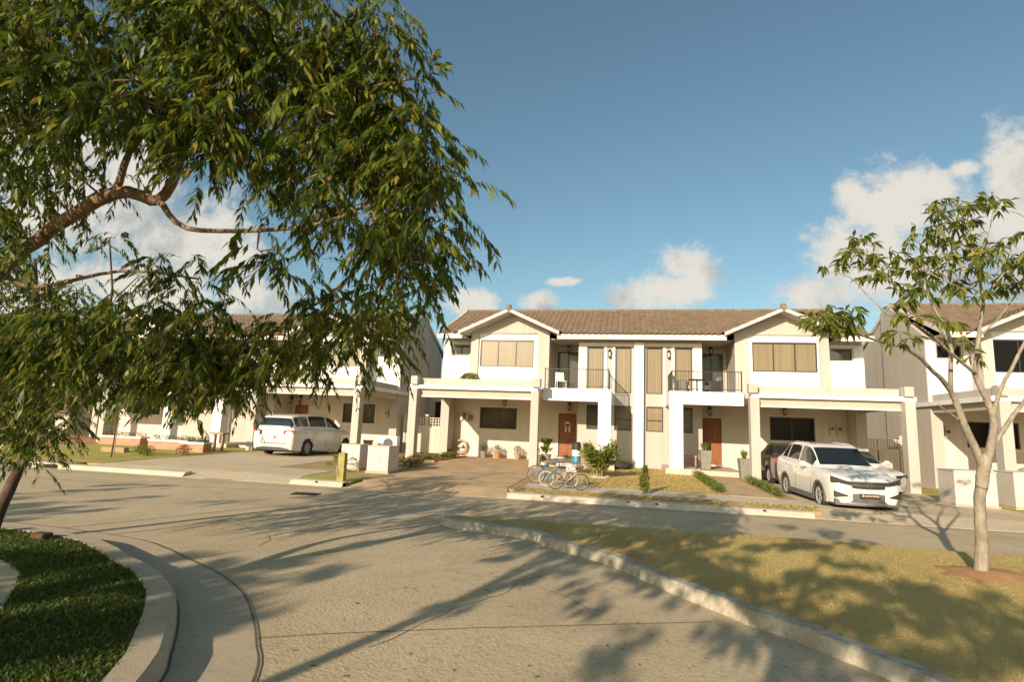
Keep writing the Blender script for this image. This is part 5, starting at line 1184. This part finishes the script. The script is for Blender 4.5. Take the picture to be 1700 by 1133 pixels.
# ------------------------------------------------------------------ grass
def in_poly(p, poly):
    c = False
    for i in range(len(poly)):
        (x1, y1), (x2, y2) = poly[i], poly[(i + 1) % len(poly)]
        if (y1 > p[1]) != (y2 > p[1]) and p[0] < (x2 - x1) * (p[1] - y1) / (y2 - y1) + x1: c = not c
    return c
def blades(name, poly, n, h, w, mat, seed, z, focus=None, zf=None, lean=.5, skip=None):
    rng = np.random.default_rng(seed); P = np.array(poly); lo, hi = P.min(0), P.max(0)
    lo = np.maximum(lo, focus[0]) if focus else lo; hi = np.minimum(hi, focus[1]) if focus else hi
    pts = np.zeros((0, 2))
    while len(pts) < n:
        q = lo + (hi - lo) * rng.random((n * 2, 2)); c = np.zeros(len(q), bool)
        for i in range(len(P)):
            a, b = P[i], P[(i + 1) % len(P)]
            if a[1] == b[1]: continue
            cond = (a[1] > q[:, 1]) != (b[1] > q[:, 1])
            xi = (b[0] - a[0]) * (q[:, 1] - a[1]) / (b[1] - a[1]) + a[0]
            c ^= cond & (q[:, 0] < xi)
        q = q[c]
        if skip is not None: q = q[[not in_poly(p, skip) for p in q]]
        d = np.hypot(q[:, 0] + .55, q[:, 1]); q = q[rng.random(len(q)) < np.clip(6.0 / d, 0.25, 1) ** 1.3]
        pts = np.vstack([pts, q])
    pts = pts[:n]; zz = np.full(n, z) if zf is None else np.array([zf(x, y) for x, y in pts])
    B = np.column_stack([pts, zz]); a = rng.uniform(0, 2 * math.pi, n); H = h * rng.uniform(.4, 1.3, (n, 1)); W = w * rng.uniform(.7, 1.3, (n, 1))
    W = W * np.clip(np.hypot(pts[:, 0] + .55, pts[:, 1])[:, None] / 6.0, 1, 1.5)
    s = np.column_stack([np.cos(a), np.sin(a), np.zeros(n)]) * W
    l = np.column_stack([rng.normal(0, lean, (n, 2)), np.ones(n)]); l = l / np.linalg.norm(l, axis=1, keepdims=True)
    l2 = l + np.column_stack([rng.normal(0, lean, (n, 2)), np.full(n, -.25)])
    V = np.stack([B - s, B + s, B + l * H * .6 + s * .6, B + l * H * .6 + l2 * H * .45], 1)
    return tag(np_mesh(name, V, 4, mat), kind='stuff')
blades('grass', ISL_POLY, 110000, .04, .0036, M['grassgreen'], 2, -.116, ((-11.5, 1.0), (-3.2, 7.2)), skip=PATHD)
blades('dry_grass', MED_POLY, 120000, .013, .0035, M['grassdry'], 3, -.13, ((-4, 4.2), (9.5, 10.9)), None, .9)
blades('dry_grass', [(-3.3, 17.2), (2.3, 17.2), (2.3, 25.9), (-3.3, 25.9)], 16000, .04, .005, M['grassdry'], 4, 0, None, lambda x, y: gz(x, y) + .005, .9)
blades('dry_grass', [(-3.5, 15.0), (4.0, 15.0), (4.0, 15.93), (-3.5, 15.93)], 5000, .035, .005, M['grassdry'], 6, 0, None, lambda x, y: gz(x, y) + .006, .9)
# fallen leaves and bits on the concrete
rng = np.random.default_rng(12); n = 260
q = np.column_stack([rng.uniform(-3.2, 2.0, n), rng.uniform(2.2, 12.5, n), np.full(n, ROAD + .008)])
ok = np.array([p[0] < -.3 - .62 * (p[1] - 7) if p[1] < 10 else True for p in q]); q = q[ok]
dv = np.column_stack([rng.normal(size=(len(q), 2)), rng.uniform(0, .12, len(q))]); dv = norm(dv)
V = simple_leaf(q, dv, rng.uniform(.03, .07, (len(q), 1)), .008, rng, -.05)
tag(np_mesh('leaf_litter', V, 4, M['drybush']), kind='stuff')

# ------------------------------------------------------------------ bushes, potted plants, garden things
def blade_plant(name, parent, n, h, spread, w, mat, seed, z0=0, curve=.5, base_r=.04):
    rng = np.random.default_rng(seed); out = []
    for i in range(n):
        a = rng.uniform(0, 2 * math.pi); hh = h * rng.uniform(.65, 1.1); sp = spread * rng.uniform(.3, 1.0)
        d = np.array([math.cos(a), math.sin(a), 0]); sd = np.array([-math.sin(a), math.cos(a), 0]) * w * rng.uniform(.7, 1.2)
        b = d * base_r * rng.random() + [0, 0, z0]
        pr = None
        for t in np.linspace(0, 1, 6):
            p = b + d * sp * t ** 1.5 + np.array([0, 0, hh * (t - curve * t * t)]); ww = sd * (math.sin(math.pi * (.12 + .85 * t)))
            if pr is not None: out.append([pr[0] - pr[1], pr[0] + pr[1], p + ww, p - ww])
            pr = (p, ww)
    return np_mesh(name, np.array(out), 4, mat, parent)
def frond_plant(parent, n, L, seed, mat, z0, rise=.9, droop=.7, ll=.16, lw=.011, pairs=16, lo=.25):
    rng = np.random.default_rng(seed); a = rng.uniform(0, 2 * math.pi, n); el = rng.uniform(lo, 1.2, n) * rise
    D = np.stack([np.cos(a) * np.cos(el), np.sin(a) * np.cos(el), np.sin(el)], 1)
    P = np.tile(np.array([0, 0, z0]), (n, 1)) + D * .04
    return np_mesh('fronds', pinnate(P, D, np.full(n, L) * rng.uniform(.7, 1.15, n), rng, pairs, ll, lw, droop), 4, mat, parent)
def bush_mesh(name, parent, boxes, n, mat, seed, size=.05):
    rng = np.random.default_rng(seed); Q = []
    for (c, r) in boxes:
        k = max(8, int(n / len(boxes))); v = rvec(rng, k) * (rng.random((k, 1)) ** .4); Q.append(np.array(c) + v * np.array(r))
    Q = np.concatenate(Q); dv = norm(rng.normal(size=Q.shape) + [0, 0, .35])
    return np_mesh(name, simple_leaf(Q, dv, size * rng.uniform(.6, 1.3, (len(Q), 1)), size * .28, rng), 4, mat, parent)
def pot(parent, r0, r1, h, mat, z=0, name='pot'):
    m = MB(); m.lathe([(r0, z), (r1, z + h * .9), (r1 * 1.08, z + h * .9), (r1 * 1.08, z + h), (r1 * .92, z + h), (r1 * .9, z + h * .88)], (0, 0, 0), 18)
    return m.build(name, mat, parent, smooth=False)
M['palmleaf'] = leafy('palm_leaf', [(0.0, (0.10, 0.15, 0.02)), (0.6, (0.20, 0.24, 0.03)), (1.0, (0.38, 0.34, 0.06))], 0.4)
# clipped hedges along the brick walk
def hedge(label, pts, w, h, seed):
    x0, y0 = pts[0]; root = thing('low_hedge', label, 'hedge', (x0, y0, gz(x0, y0)), 0, 'low hedges along the brick walk')
    B = []
    for (ax, ay), (bx, by) in zip(pts[:-1], pts[1:]):
        n = int(math.hypot(bx - ax, by - ay) / .16)
        for i in range(n):
            t = i / n; x, y = ax + (bx - ax) * t, ay + (by - ay) * t
            B.append(((x - x0, y - y0, gz(x, y) - gz(x0, y0) + h * .5), (w, w, h * .55)))
    bush_mesh('foliage', root, B, 110 * len(B), M['bushleaf'], seed, .05)
    m = MB()
    for (c, r) in B[::2]: m.tube([(c[0], c[1], c[2] - h * .55), (c[0] + .03, c[1], c[2] + h * .2)], .008, 4)
    m.build('stems', M['darkbark'], root)
hedge('low green hedge on the left side of the brick walk', [(2.15, 17.7), (2.12, 20.5), (2.1, 23.3)], .20, .26, 31)
hedge('low green hedge on the right side of the brick walk, beside the carport column', [(3.76, 17.75), (3.80, 20.0), (3.82, 22.4)], .18, .26, 32)
# sapling on the verge
r = thing('sapling', 'small bright green sapling standing alone at the edge of the dry front lawn', 'sapling', (-.04, 16.3, gz(0, 16.3)))
m = MB(); m.tube([(0, 0, -.05), (.01, 0, .3), (0, .01, .62)], [.012, .01, .004], 6); m.build('stem', M['darkbark'], r)
bush_mesh('foliage', r, [((0, 0, .20), (.17, .17, .17)), ((0, 0, .42), (.15, .15, .2)), ((.01, 0, .64), (.07, .07, .14))], 900, M['bushleaf'], 41, .07)
# areca palm clump by the front lawn
r = thing('areca_palm', 'bushy bright green palm clump in the lawn right of the bicycles', 'palm', (-1.42, 20.1, gz(-1.4, 20.1)))
m = MB(); rr = random.Random(9)
for i in range(9):
    a = rr.uniform(0, 6.28); m.tube([(.07 * math.cos(a), .07 * math.sin(a), -.05), (.14 * math.cos(a), .14 * math.sin(a), .55)], [.022, .014], 6)
m.build('stems', M['wood'], r)
frond_plant(r, 46, 1.5, 42, M['palmleaf'], .08, 1.2, .30, .24, .022, 19, .84)
m = MB(); m.torus((0, 0, .02), .34, .05, 'z', 18, 6); m.build('stone_ring', M['kerb'], r)
# potted palm on the carport roof
r = thing('potted_palm', 'windblown potted palm standing on the left carport roof', 'potted palm', (-7.75, 25.6, 3.2))
pot(r, .14, .2, .32, M['greypot']); m = MB(); m.tube([(0, 0, .25), (.02, 0, .5), (-.02, .02, .72)], [.05, .035, .03], 8); m.build('trunk', M['wood'], r)
frond_plant(r, 15, .72, 43, M['drybush'], .7, .75, .9, .26, .014, 13)
# tall square planters with snake plants beside the right front door
def tall_planter(label, x, y, z, seed):
    r = thing('tall_planter', label, 'planter', (x, y, z), .05, 'tall grey planters at the right front door')
    m = MB(); a, b, h = .17, .24, .78
    m.hexa([(-a, -a, 0), (a, -a, 0), (a, a, 0), (-a, a, 0), (-b, -b, h), (b, -b, h), (b, b, h), (-b, b, h)]); m.build('pot', M['greypot'], r, bevel=.012)
    blade_plant('leaves', r, 26, .42, .16, .028, M['bushleaf'], seed, .76, .1, .14)
tall_planter('tall grey tapered planter with spiky leaves left of the right front door', 2.72, 25.2, .14, 51)
tall_planter('tall grey tapered planter with spiky leaves right of the right front door', 4.02, 23.9, gz(4, 23.9), 52)
# bench in the right porch
r = thing('porch_bench', 'small wooden bench with a pinkish seat in the right porch', 'bench', (2.0, 25.7, .20))
m = MB(); m.box(-.42, .42, -.2, .2, .40, .46); m.build('seat', M['peach'], r, bevel=.01)
for sx in (-.36, .36):
    for sy in (-.15, .15): m = MB(); m.box(sx - .03, sx + .03, sy - .03, sy + .03, 0, .398); m.build('leg', M['wood'], r)
# things around the left front door
r = thing('potted_dracaena', 'tall potted dracaena with yellow-green leaves left of the wreathed door', 'potted plant', (-4.05, 25.6, 0.0))
pot(r, .17, .22, .42, M['greypot']); m = MB(); m.tube([(0, 0, .35), (.03, .02, .75), (0, 0, 1.0)], .03, 6); m.tube([(0, 0, .35), (-.1, 0, .7), (-.14, .02, .85)], .025, 6); m.build('trunk', M['wood'], r)
blade_plant('leaves', r, 90, .85, .50, .040, M['bushleaf'], 53, .72, .55, .14); blade_plant('leaves', r, 50, .6, .45, .036, M['bushleaf'], 54, .5, .6, .2)
for i, (x, y, lab, mt, hh) in enumerate([(-4.62, 25.4, 'grey bucket-shaped pot with pale flowers at the foot of the carport column', 'steel', .42), (-4.35, 25.1, 'slim grey pot beside the dracaena', 'greypot', .40)]):
    r = thing('flower_pot', lab, 'flower pot', (x, y, 0.0), 0, 'pots left of the wreathed door'); pot(r, .13, .19, hh, M[mt]); bush_mesh('flowers', r, [((0, 0, hh + .16), (.14, .14, .18))], 160, M['drybush'], 60 + i, .06)
r = thing('door_wreath', 'pale wreath with dangling ribbons on the left front door', 'wreath', (-3.36, 28.0, 1.78))
m = MB(); m.torus((0, 0, 0), .13, .035, 'y', 20, 8); m.build('ring', M['hose'], r)
m = MB(); m.box(-.12, -.05, -.02, .01, -.36, -.08); m.box(.05, .12, -.02, .01, -.36, -.08); m.ell((0, -.02, .1), .12, .03, .06, 10, 6); m.build('ribbon', M['whiteplastic'], r)
r = thing('standing_cooler', 'teal cooler with a white band and dark lid, right of the wreathed door', 'cooler', (-2.68, 25.3, 0.0))
m = MB(); m.lathe([(.26, 0), (.20, .42)], (0, 0, 0), 18); m.build('body', M['teal'], r)
m = MB(); m.lathe([(.20, .421), (.185, .68)], (0, 0, 0), 18); m.build('band', M['whiteplastic'], r)
m = MB(); m.lathe([(.20, .681), (.20, .95), (.14, 1.02)], (0, 0, 0), 18); m.build('lid', M['blackplastic'], r)
r = thing('wicker_planter', 'wicker planter with a dry reddish plant beside the teal cooler', 'planter', (-2.22, 25.0, 0.0))
m = MB(); m.lathe([(.22, 0), (.28, .62), (.31, .62), (.31, .70), (.26, .70)], (0, 0, 0), 16)
m.build('basket', M['wicker'], r); blade_plant('leaves', r, 40, .6, .35, .02, M['drybush'], 55, .66, .35, .1)
r = thing('toy_ball', 'bright orange round garden light beside the wicker planter', 'garden light', (-1.82, 24.7, 0.0))
m = MB(); m.lathe([(.15, 0), (.15, .16), (.12, .2)], (0, 0, 0), 16); m.build('base', M['tanplastic'], r); m = MB(); m.ell((0, 0, .36), .17, .17, .19, 14, 9); m.build('globe', M['orange'], r, smooth=True)
r = thing('rolled_hose_planter', 'low round black planter at the foot of the centre wall', 'planter', (-.80, 24.6, 0.0))
m = MB(); m.torus((0, 0, .16), .36, .15, 'z', 24, 9); m.lathe([(.33, .02), (.33, .15)], (0, 0, 0), 20); m.build('ring', M['tyre'], r, smooth=True)
bush_mesh('leaves', r, [((0, 0, .26), (.26, .26, .12))], 200, M['drybush'], 56, .07)
r = thing('hanging_planter', 'dark hanging planter with trailing leaves on the left porch pillar', 'planter', (-1.02, 23.9, .92))
m = MB(); m.lathe([(.10, -.14), (.16, .06), (.18, .06)], (0, 0, 0), 14); m.box(-.16, -.02, -.012, .012, .02, .06); m.build('pot', M['blackplastic'], r)
bush_mesh('leaves', r, [((0, 0, .16), (.2, .2, .14)), ((.08, -.05, -.1), (.08, .08, .2))], 220, M['bushleaf'], 57, .07)
r = thing('flowering_bush', 'low brown-leaved bush behind the pink bicycle', 'bush', (-1.95, 21.4, gz(0, 21.4)))
bush_mesh('foliage', r, [((0, 0, .2), (.45, .3, .22)), ((.5, .2, .18), (.3, .25, .2)), ((-.4, .1, .2), (.3, .25, .2))], 900, M['drybush'], 58, .07)
m = MB(); rr = random.Random(2)
for i in range(8): m.tube([(0, 0, -.04), (rr.uniform(-.4, .4), rr.uniform(-.2, .2), .3)], .008, 4)
m.build('stems', M['darkbark'], r)
# left carport: hose, pots, hanging pots
r = thing('coiled_hose', 'coiled beige garden hose hung on the sunlit carport wall', 'garden hose', (-8.72, 27.86, .52))
m = MB()
for i, R in enumerate((.26, .29, .32, .35, .30)): m.torus((0, -.02 * i, -.01 * i), R, .018, 'y', 26, 6)
m.tube([(.2, -.03, -.15), (.32, -.05, -.45), (.1, -.08, -.5), (-.2, -.1, -.49)], .016, 6); m.build('coil', M['hose'], r, smooth=True)
m = MB(); m.box(-.10, .10, -.1, .13, -.05, .05); m.build('bracket', M['steel'], r)
for i, (x, lab, mt, fol, sz) in enumerate([(-7.42, 'dark leafy pot plant left of the orange pot in the carport', 'greypot', 'drybush', .24), (-6.72, 'orange clay pot with a green plant against the carport wall', 'terracotta', 'bushleaf', .2), (-5.72, 'brown dried pot plant nearest the inner carport column', 'wicker', 'drybush', .22)]):
    r = thing('flower_pot', lab, 'flower pot', (x, 27.45, 0.012), 0, 'pots along the carport wall'); pot(r, .12, .18, .32, M[mt]); bush_mesh('leaves', r, [((0, 0, .5), (sz, sz, .2))], 260, M[fol], 70 + i, .07)
r = thing('flower_pot', 'red clay bowl with dark leaves beside the coiled hose', 'flower pot', (-9.35, 27.4, 0.012)); pot(r, .16, .22, .22, M['terracotta']); bush_mesh('leaves', r, [((.1, 0, .26), (.3, .2, .14))], 240, M['drybush'], 75, .07)
r = thing('wall_planter', 'little hanging wall pots high on the carport wall above the hose', 'wall planter', (-8.45, 27.95, 2.05))
m = MB(); m.box(-.25, .25, -.02, .045, -.02, .02)
for x in (-.16, .14): m.lathe([(.06, -.2), (.09, -.02)], (x, -.08, 0), 10)
m.build('pots', M['greypot'], r); bush_mesh('leaves', r, [((-.16, -.08, .06), (.1, .08, .1)), ((.14, -.08, -.12), (.09, .08, .2))], 200, M['drybush'], 76, .05)
r = thing('flower_bed', 'bed of green ground cover beside the left carport column', 'plants', (-8.9, 24.6, 0.0))
bush_mesh('foliage', r, [((rr.uniform(-.5, .4), rr.uniform(-1.5, 2.4), .12), (.28, .3, .14)) for _ in range(22)], 2600, M['bushleaf'], 77, .07)
m = MB(); m.box(-.62, -.54, -1.9, 3.0, -.06, .07); m.box(.50, .58, -1.9, 3.0, -.06, .07); m.build('edging', M['peach'], r)
r = thing('grey_shrub', 'dark bushy shrub between the utility boxes and the carport column', 'shrub', (-8.35, 19.6, gz(0, 19.6)))
bush_mesh('foliage', r, [((-.1, 0, .2), (.4, .4, .22)), ((.1, .7, .22), (.35, .4, .24)), ((-.1, 1.4, .2), (.35, .4, .22))], 1500, M['drybush'], 78, .08)
m = MB()
for i in range(7): m.tube([(rr.uniform(-.2, .2), rr.uniform(0, 1.3), -.04), (rr.uniform(-.3, .3), rr.uniform(0, 1.4), .3)], .01, 4)
m.build('stems', M['darkbark'], r)
# gates and boundary fences between the houses
def gate(label, x0, x1, y, post):
    r = thing('garden_gate', label, 'gate', ((x0 + x1) / 2, y, gz((x0 + x1) / 2, y))); w = (x1 - x0) / 2
    m = MB(); m.box(-w, -.03, 0, .05, .05, 1.45); m.box(.03, w, 0, .05, .05, 1.45)
    for x in (-w * .75, -w * .5, -w * .25, w * .25, w * .5, w * .75): m.box(x - .012, x + .012, -.012, 0, .08, 1.43)
    m.build('leaf_panel', M['gate'], r)
    m = MB()
    for (a, b) in ((-w, -.03), (.03, w)):
        n = 7
        for i in range(n + 1):
            x = a + (b - a) * i / n; m.box(x - .02, x + .02, .005, .045, 1.452, 1.86)
        for z in (1.58, 1.72, 1.86): m.box(a, b, .012, .038, z - .018, z + .018)
    m.build('lattice', M['gate'], r)
    for x in ((-w - .1, 0.0, w + .1) if post else (-w - .1, w + .1)): 
        m = MB(); m.box(x - .07, x + .07, -.02, .1, -.1, 1.98); m.box(x - .09, x + .09, -.04, .12, 1.981, 2.04); m.build('gate_post', M['gate'], r)
gate('cream lattice-topped gate in the gap left of the middle house', -12.0, -9.75, 28.6, True)
gate('cream lattice-topped gate in the gap right of the middle house', 9.75, 11.45, 28.6, False)
r = thing('rear_wall', 'shaded wall with a dark opening behind the left gate', 'wall', (-10.9, 33.0, 0))
m = MB(); m.panel(-1.45, 1.6, -.3, 3.4, 0, .2, [(-1.1, 1.2, 1.6, 2.9)]); m.build('wall', M['greige'], r); m = MB(); m.box(-1.1, 1.2, .12, .16, 1.6, 2.9); m.build('opening', M['dark'], r)
r = thing('rear_wall', 'shaded wall behind the right gate', 'wall', (10.6, 33.0, 0)); m = MB(); m.box(-1.3, 1.2, 0, .2, -.4, 3.2); m.build('wall', M['greige'], r)
# utility boxes
def ubox(label, x, y, w, d, h, rz=0.0):
    r = thing('utility_box', label, 'utility box', (x, y, gz(x, y)), rz, 'grey utility boxes by the street')
    m = MB(); m.box(-w / 2, w / 2, 0, d, .06, h); m.build('cabinet', M['boxgrey'], r, bevel=.018)
    m = MB(); m.box(-w / 2 - .03, w / 2 + .03, -.03, d + .03, -.15, .062); m.build('plinth', M['gutter'], r)
    m = MB(); m.box(-w / 2 - .015, w / 2 + .015, -.015, d + .015, h + .001, h + .035); m.build('lid', M['boxgrey'], r, bevel=.01)
    m = MB(); m.box(w * .1, w * .1 + .03, -.02, -.002, h * .5, h * .62); m.build('latch', M['steel'], r)
ubox('pale grey utility box behind the palm shoots, left of the pair by the yellow post', -9.62, 17.85, .68, .75, .82)
ubox('pale grey utility box nearest the brick driveway, right of the pair by the yellow post', -8.42, 17.4, .74, .85, .84)
ubox('pale grey utility box mostly behind the slender tree trunk at the right', 9.12, 18.55, 1.05, .9, .98)
ubox('pale grey utility box cut off by the right edge', 10.75, 18.75, 1.15, .9, 1.0)
m = MB(); m.box(-.10, .10, -.09, .09, -.1, .72); m.prism([(-.11, .721), (.11, .721), (.08, .775), (-.08, .775)], -.10, .10)
tag(m.build('marker_post', M['bollard'], loc=(-8.36, 14.95, -.12), bevel=.012), 'stubby yellow-green marker post by the kerb', 'post')
r = thing('palm_shoots', 'thin palm shoots growing in front of the left utility box', 'plant', (-9.55, 16.9, gz(0, 16.9)))
frond_plant(r, 9, 1.15, 44, M['bushleaf'], .05, 1.25, .5, .2, .012, 14); m = MB(); m.tube([(0, 0, -.05), (0, 0, .2)], .03, 6); m.build('stem', M['wood'], r)
r = thing('air_conditioner', 'white outdoor air-conditioning unit in the shade behind the utility boxes', 'air conditioner', (-12.35, 27.3, 0.0))
m = MB(); m.box(-.62, .42, 0, .38, .1, .86); m.build('casing', M['whiteplastic'], r, bevel=.02); m = MB(); m.lathe([(.26, 0), (.26, .01)], (-.05, -.012, .48), 22, 'y')
for q in (.1, .17, .24): m.torus((-.05, -.02, .48), q, .008, 'y', 22, 4)
m.build('fan_grille', M['greyplastic'], r); m = MB(); m.box(-.6, -.5, 0, .38, -.1, .098); m.box(.3, .4, 0, .38, -.1, .098); m.build('feet', M['steel'], r)
r = thing('flower_pot', 'tall terracotta pot beside the air-conditioning unit', 'flower pot', (-13.35, 27.0, 0.0)); pot(r, .16, .24, .62, M['terracotta'])
# balconies
r = thing('garden_chair', 'white plastic chair on the left balcony', 'chair', (-3.45, 25.3, 3.262), math.radians(20))
m = MB(); m.box(-.22, .22, -.22, .22, .40, .44); m.build('seat', M['whiteplastic'], r, bevel=.01)
m = MB(); m.hexa([(-.22, .2, .44), (.22, .2, .44), (.22, .24, .44), (-.22, .24, .44), (-.2, .3, .86), (.2, .3, .86), (.2, .34, .86), (-.2, .34, .86)]); m.build('backrest', M['whiteplastic'], r, bevel=.02)
for sx in (-.19, .19):
    for sy in (-.18, .18): m = MB(); m.tube([(sx * 1.1, sy * 1.1, 0), (sx, sy, .40)], .02, 6); m.build('leg', M['whiteplastic'], r)
r = thing('balcony_table', 'small dark round table on the right balcony', 'table', (2.35, 24.7, 3.262)); m = MB(); m.lathe([(.36, .55), (.36, .58)], (0, 0, 0), 20); m.build('top', M['iron'], r); m = MB(); m.lathe([(.2, 0), (.03, .05), (.03, .55)], (0, 0, 0), 12); m.build('pedestal', M['iron'], r)
def rattan(label, x, y, rz):
    r = thing('rattan_chair', label, 'chair', (x, y, 3.262), rz, 'dark chairs on the right balcony')
    m = MB(); m.box(-.28, .28, -.28, .24, .14, .34); m.build('seat', M['cardark'], r, bevel=.03)
    m = MB(); m.hexa([(-.28, .2, .34), (.28, .2, .34), (.28, .27, .34), (-.28, .27, .34), (-.26, .32, .74), (.26, .32, .74), (.26, .38, .74), (-.26, .38, .74)]); m.build('backrest', M['cardark'], r, bevel=.02)
    for sx in (-1, 1): m = MB(); m.box(sx * .30 - .04, sx * .30 + .04, -.26, .24, .0, .52); m.build('armrest', M['cardark'], r, bevel=.02)
rattan('dark low chair left of the table on the right balcony', 1.75, 24.75, math.radians(75)); rattan('dark low chair right of the table on the right balcony', 2.98, 24.75, math.radians(-75))
# street details
r = thing('drain_grate', 'dark rectangular drain grate set in the street', 'drain grate', (-8.2, 12.9, ROAD + .004), math.radians(8))
m = MB(); m.box(-.32, .32, -.2, .2, -.05, .004); m.build('pit', M['dark'], r); m = MB()
for i in range(11): m.box(-.3 + .058 * i, -.28 + .058 * i, -.19, .19, .004, .014)
m.build('bars', M['iron'], r)
m = MB(); m.box(-.10, .10, -.08, .08, 0, .09); tag(m.build('valve_box', M['darkbark'], loc=(-8.0, 6.3, -.12), bevel=.02), 'small dark valve box in the grass by the kerb of the left corner', 'valve box')
# left neighbours' front garden
r = thing('garden_table', 'small wooden stool among the planters left of the minivan', 'stool', (-18.3, 22.4, 0)); m = MB(); m.box(-.32, .32, -.2, .2, .72, .80); m.build('top', M['wood'], r)
for sx in (-.2, .2): m = MB(); m.box(sx - .035, sx + .035, -.06, .06, -.04, .718); m.build('leg', M['wood'], r)
for i, (x0, x1, y, lab) in enumerate([(-21.2, -19.2, 21.6, 'peach brick planter with dark foliage in front of the left porch'), (-19.0, -17.9, 21.0, 'white-topped peach planter beside the left carport driveway'), (-24.9, -22.6, 22.6, 'long peach planter wall between the left columns')]):
    r = thing('brick_planter', lab, 'planter', (x0, y, gz(x0, y)), 0, 'peach planters by the left house'); w = x1 - x0
    m = MB(); m.box(0, w, 0, .5, -.1, .34); m.build('wall', M['peach'], r); m = MB(); m.box(-.03, w + .03, -.03, .53, .341, .42); m.build('coping', M['white'], r)
    bush_mesh('plants', r, [((w * (j + .5) / 5, .25, .5), (w * .12, .2, .14)) for j in range(5)], 420, M['drybush'] if i != 1 else M['bushleaf'], 80 + i, .08)
for i, (x, y, mt) in enumerate([(-15.9, 18.2, 'bushleaf'), (-15.2, 19.2, 'drybush'), (-16.6, 18.6, 'bushleaf')]):
    r = thing('flower_bush', ['rounded green bush at the corner of the left lawn', 'reddish flowering bush beside the minivan driveway', 'little green bush in the brick-edged left bed'][i], 'bush', (x - 2.4, y + .4, gz(x, y)))
    bush_mesh('foliage', r, [((0, 0, .2), (.3, .3, .24))], 380, M[mt], 90 + i, .07); m = MB(); m.tube([(0, 0, -.05), (0, 0, .25)], .015, 5); m.build('stem', M['darkbark'], r)
m = MB(); m.box(-.55, .55, -.12, .12, -.1, .2); tag(m.build('timber_edging', M['wood'], loc=(-20.5, 19.3, gz(0, 19.3)), bevel=.02), 'thick weathered timber block at the edge of the left lawn', 'timber block')
r = thing('staked_sapling', 'thin staked sapling with a column of green leaves on the left verge', 'sapling', (-18.65, 17.4, gz(0, 17.4)))
m = MB(); m.tube([(0, 0, -.1), (.02, .01, 1.2), (.05, 0, 2.3)], [.03, .022, .01], 6); m.build('stem', M['darkbark'], r); m = MB(); m.tube([(.08, 0, -.1), (.09, 0, 1.5)], .018, 6); m.build('stake', M['wood'], r)
bush_mesh('foliage', r, [((-.15, 0, 1.5), (.35, .3, .5)), ((0, 0, 2.1), (.4, .4, .5))], 700, M['bushleaf'], 95, .09)
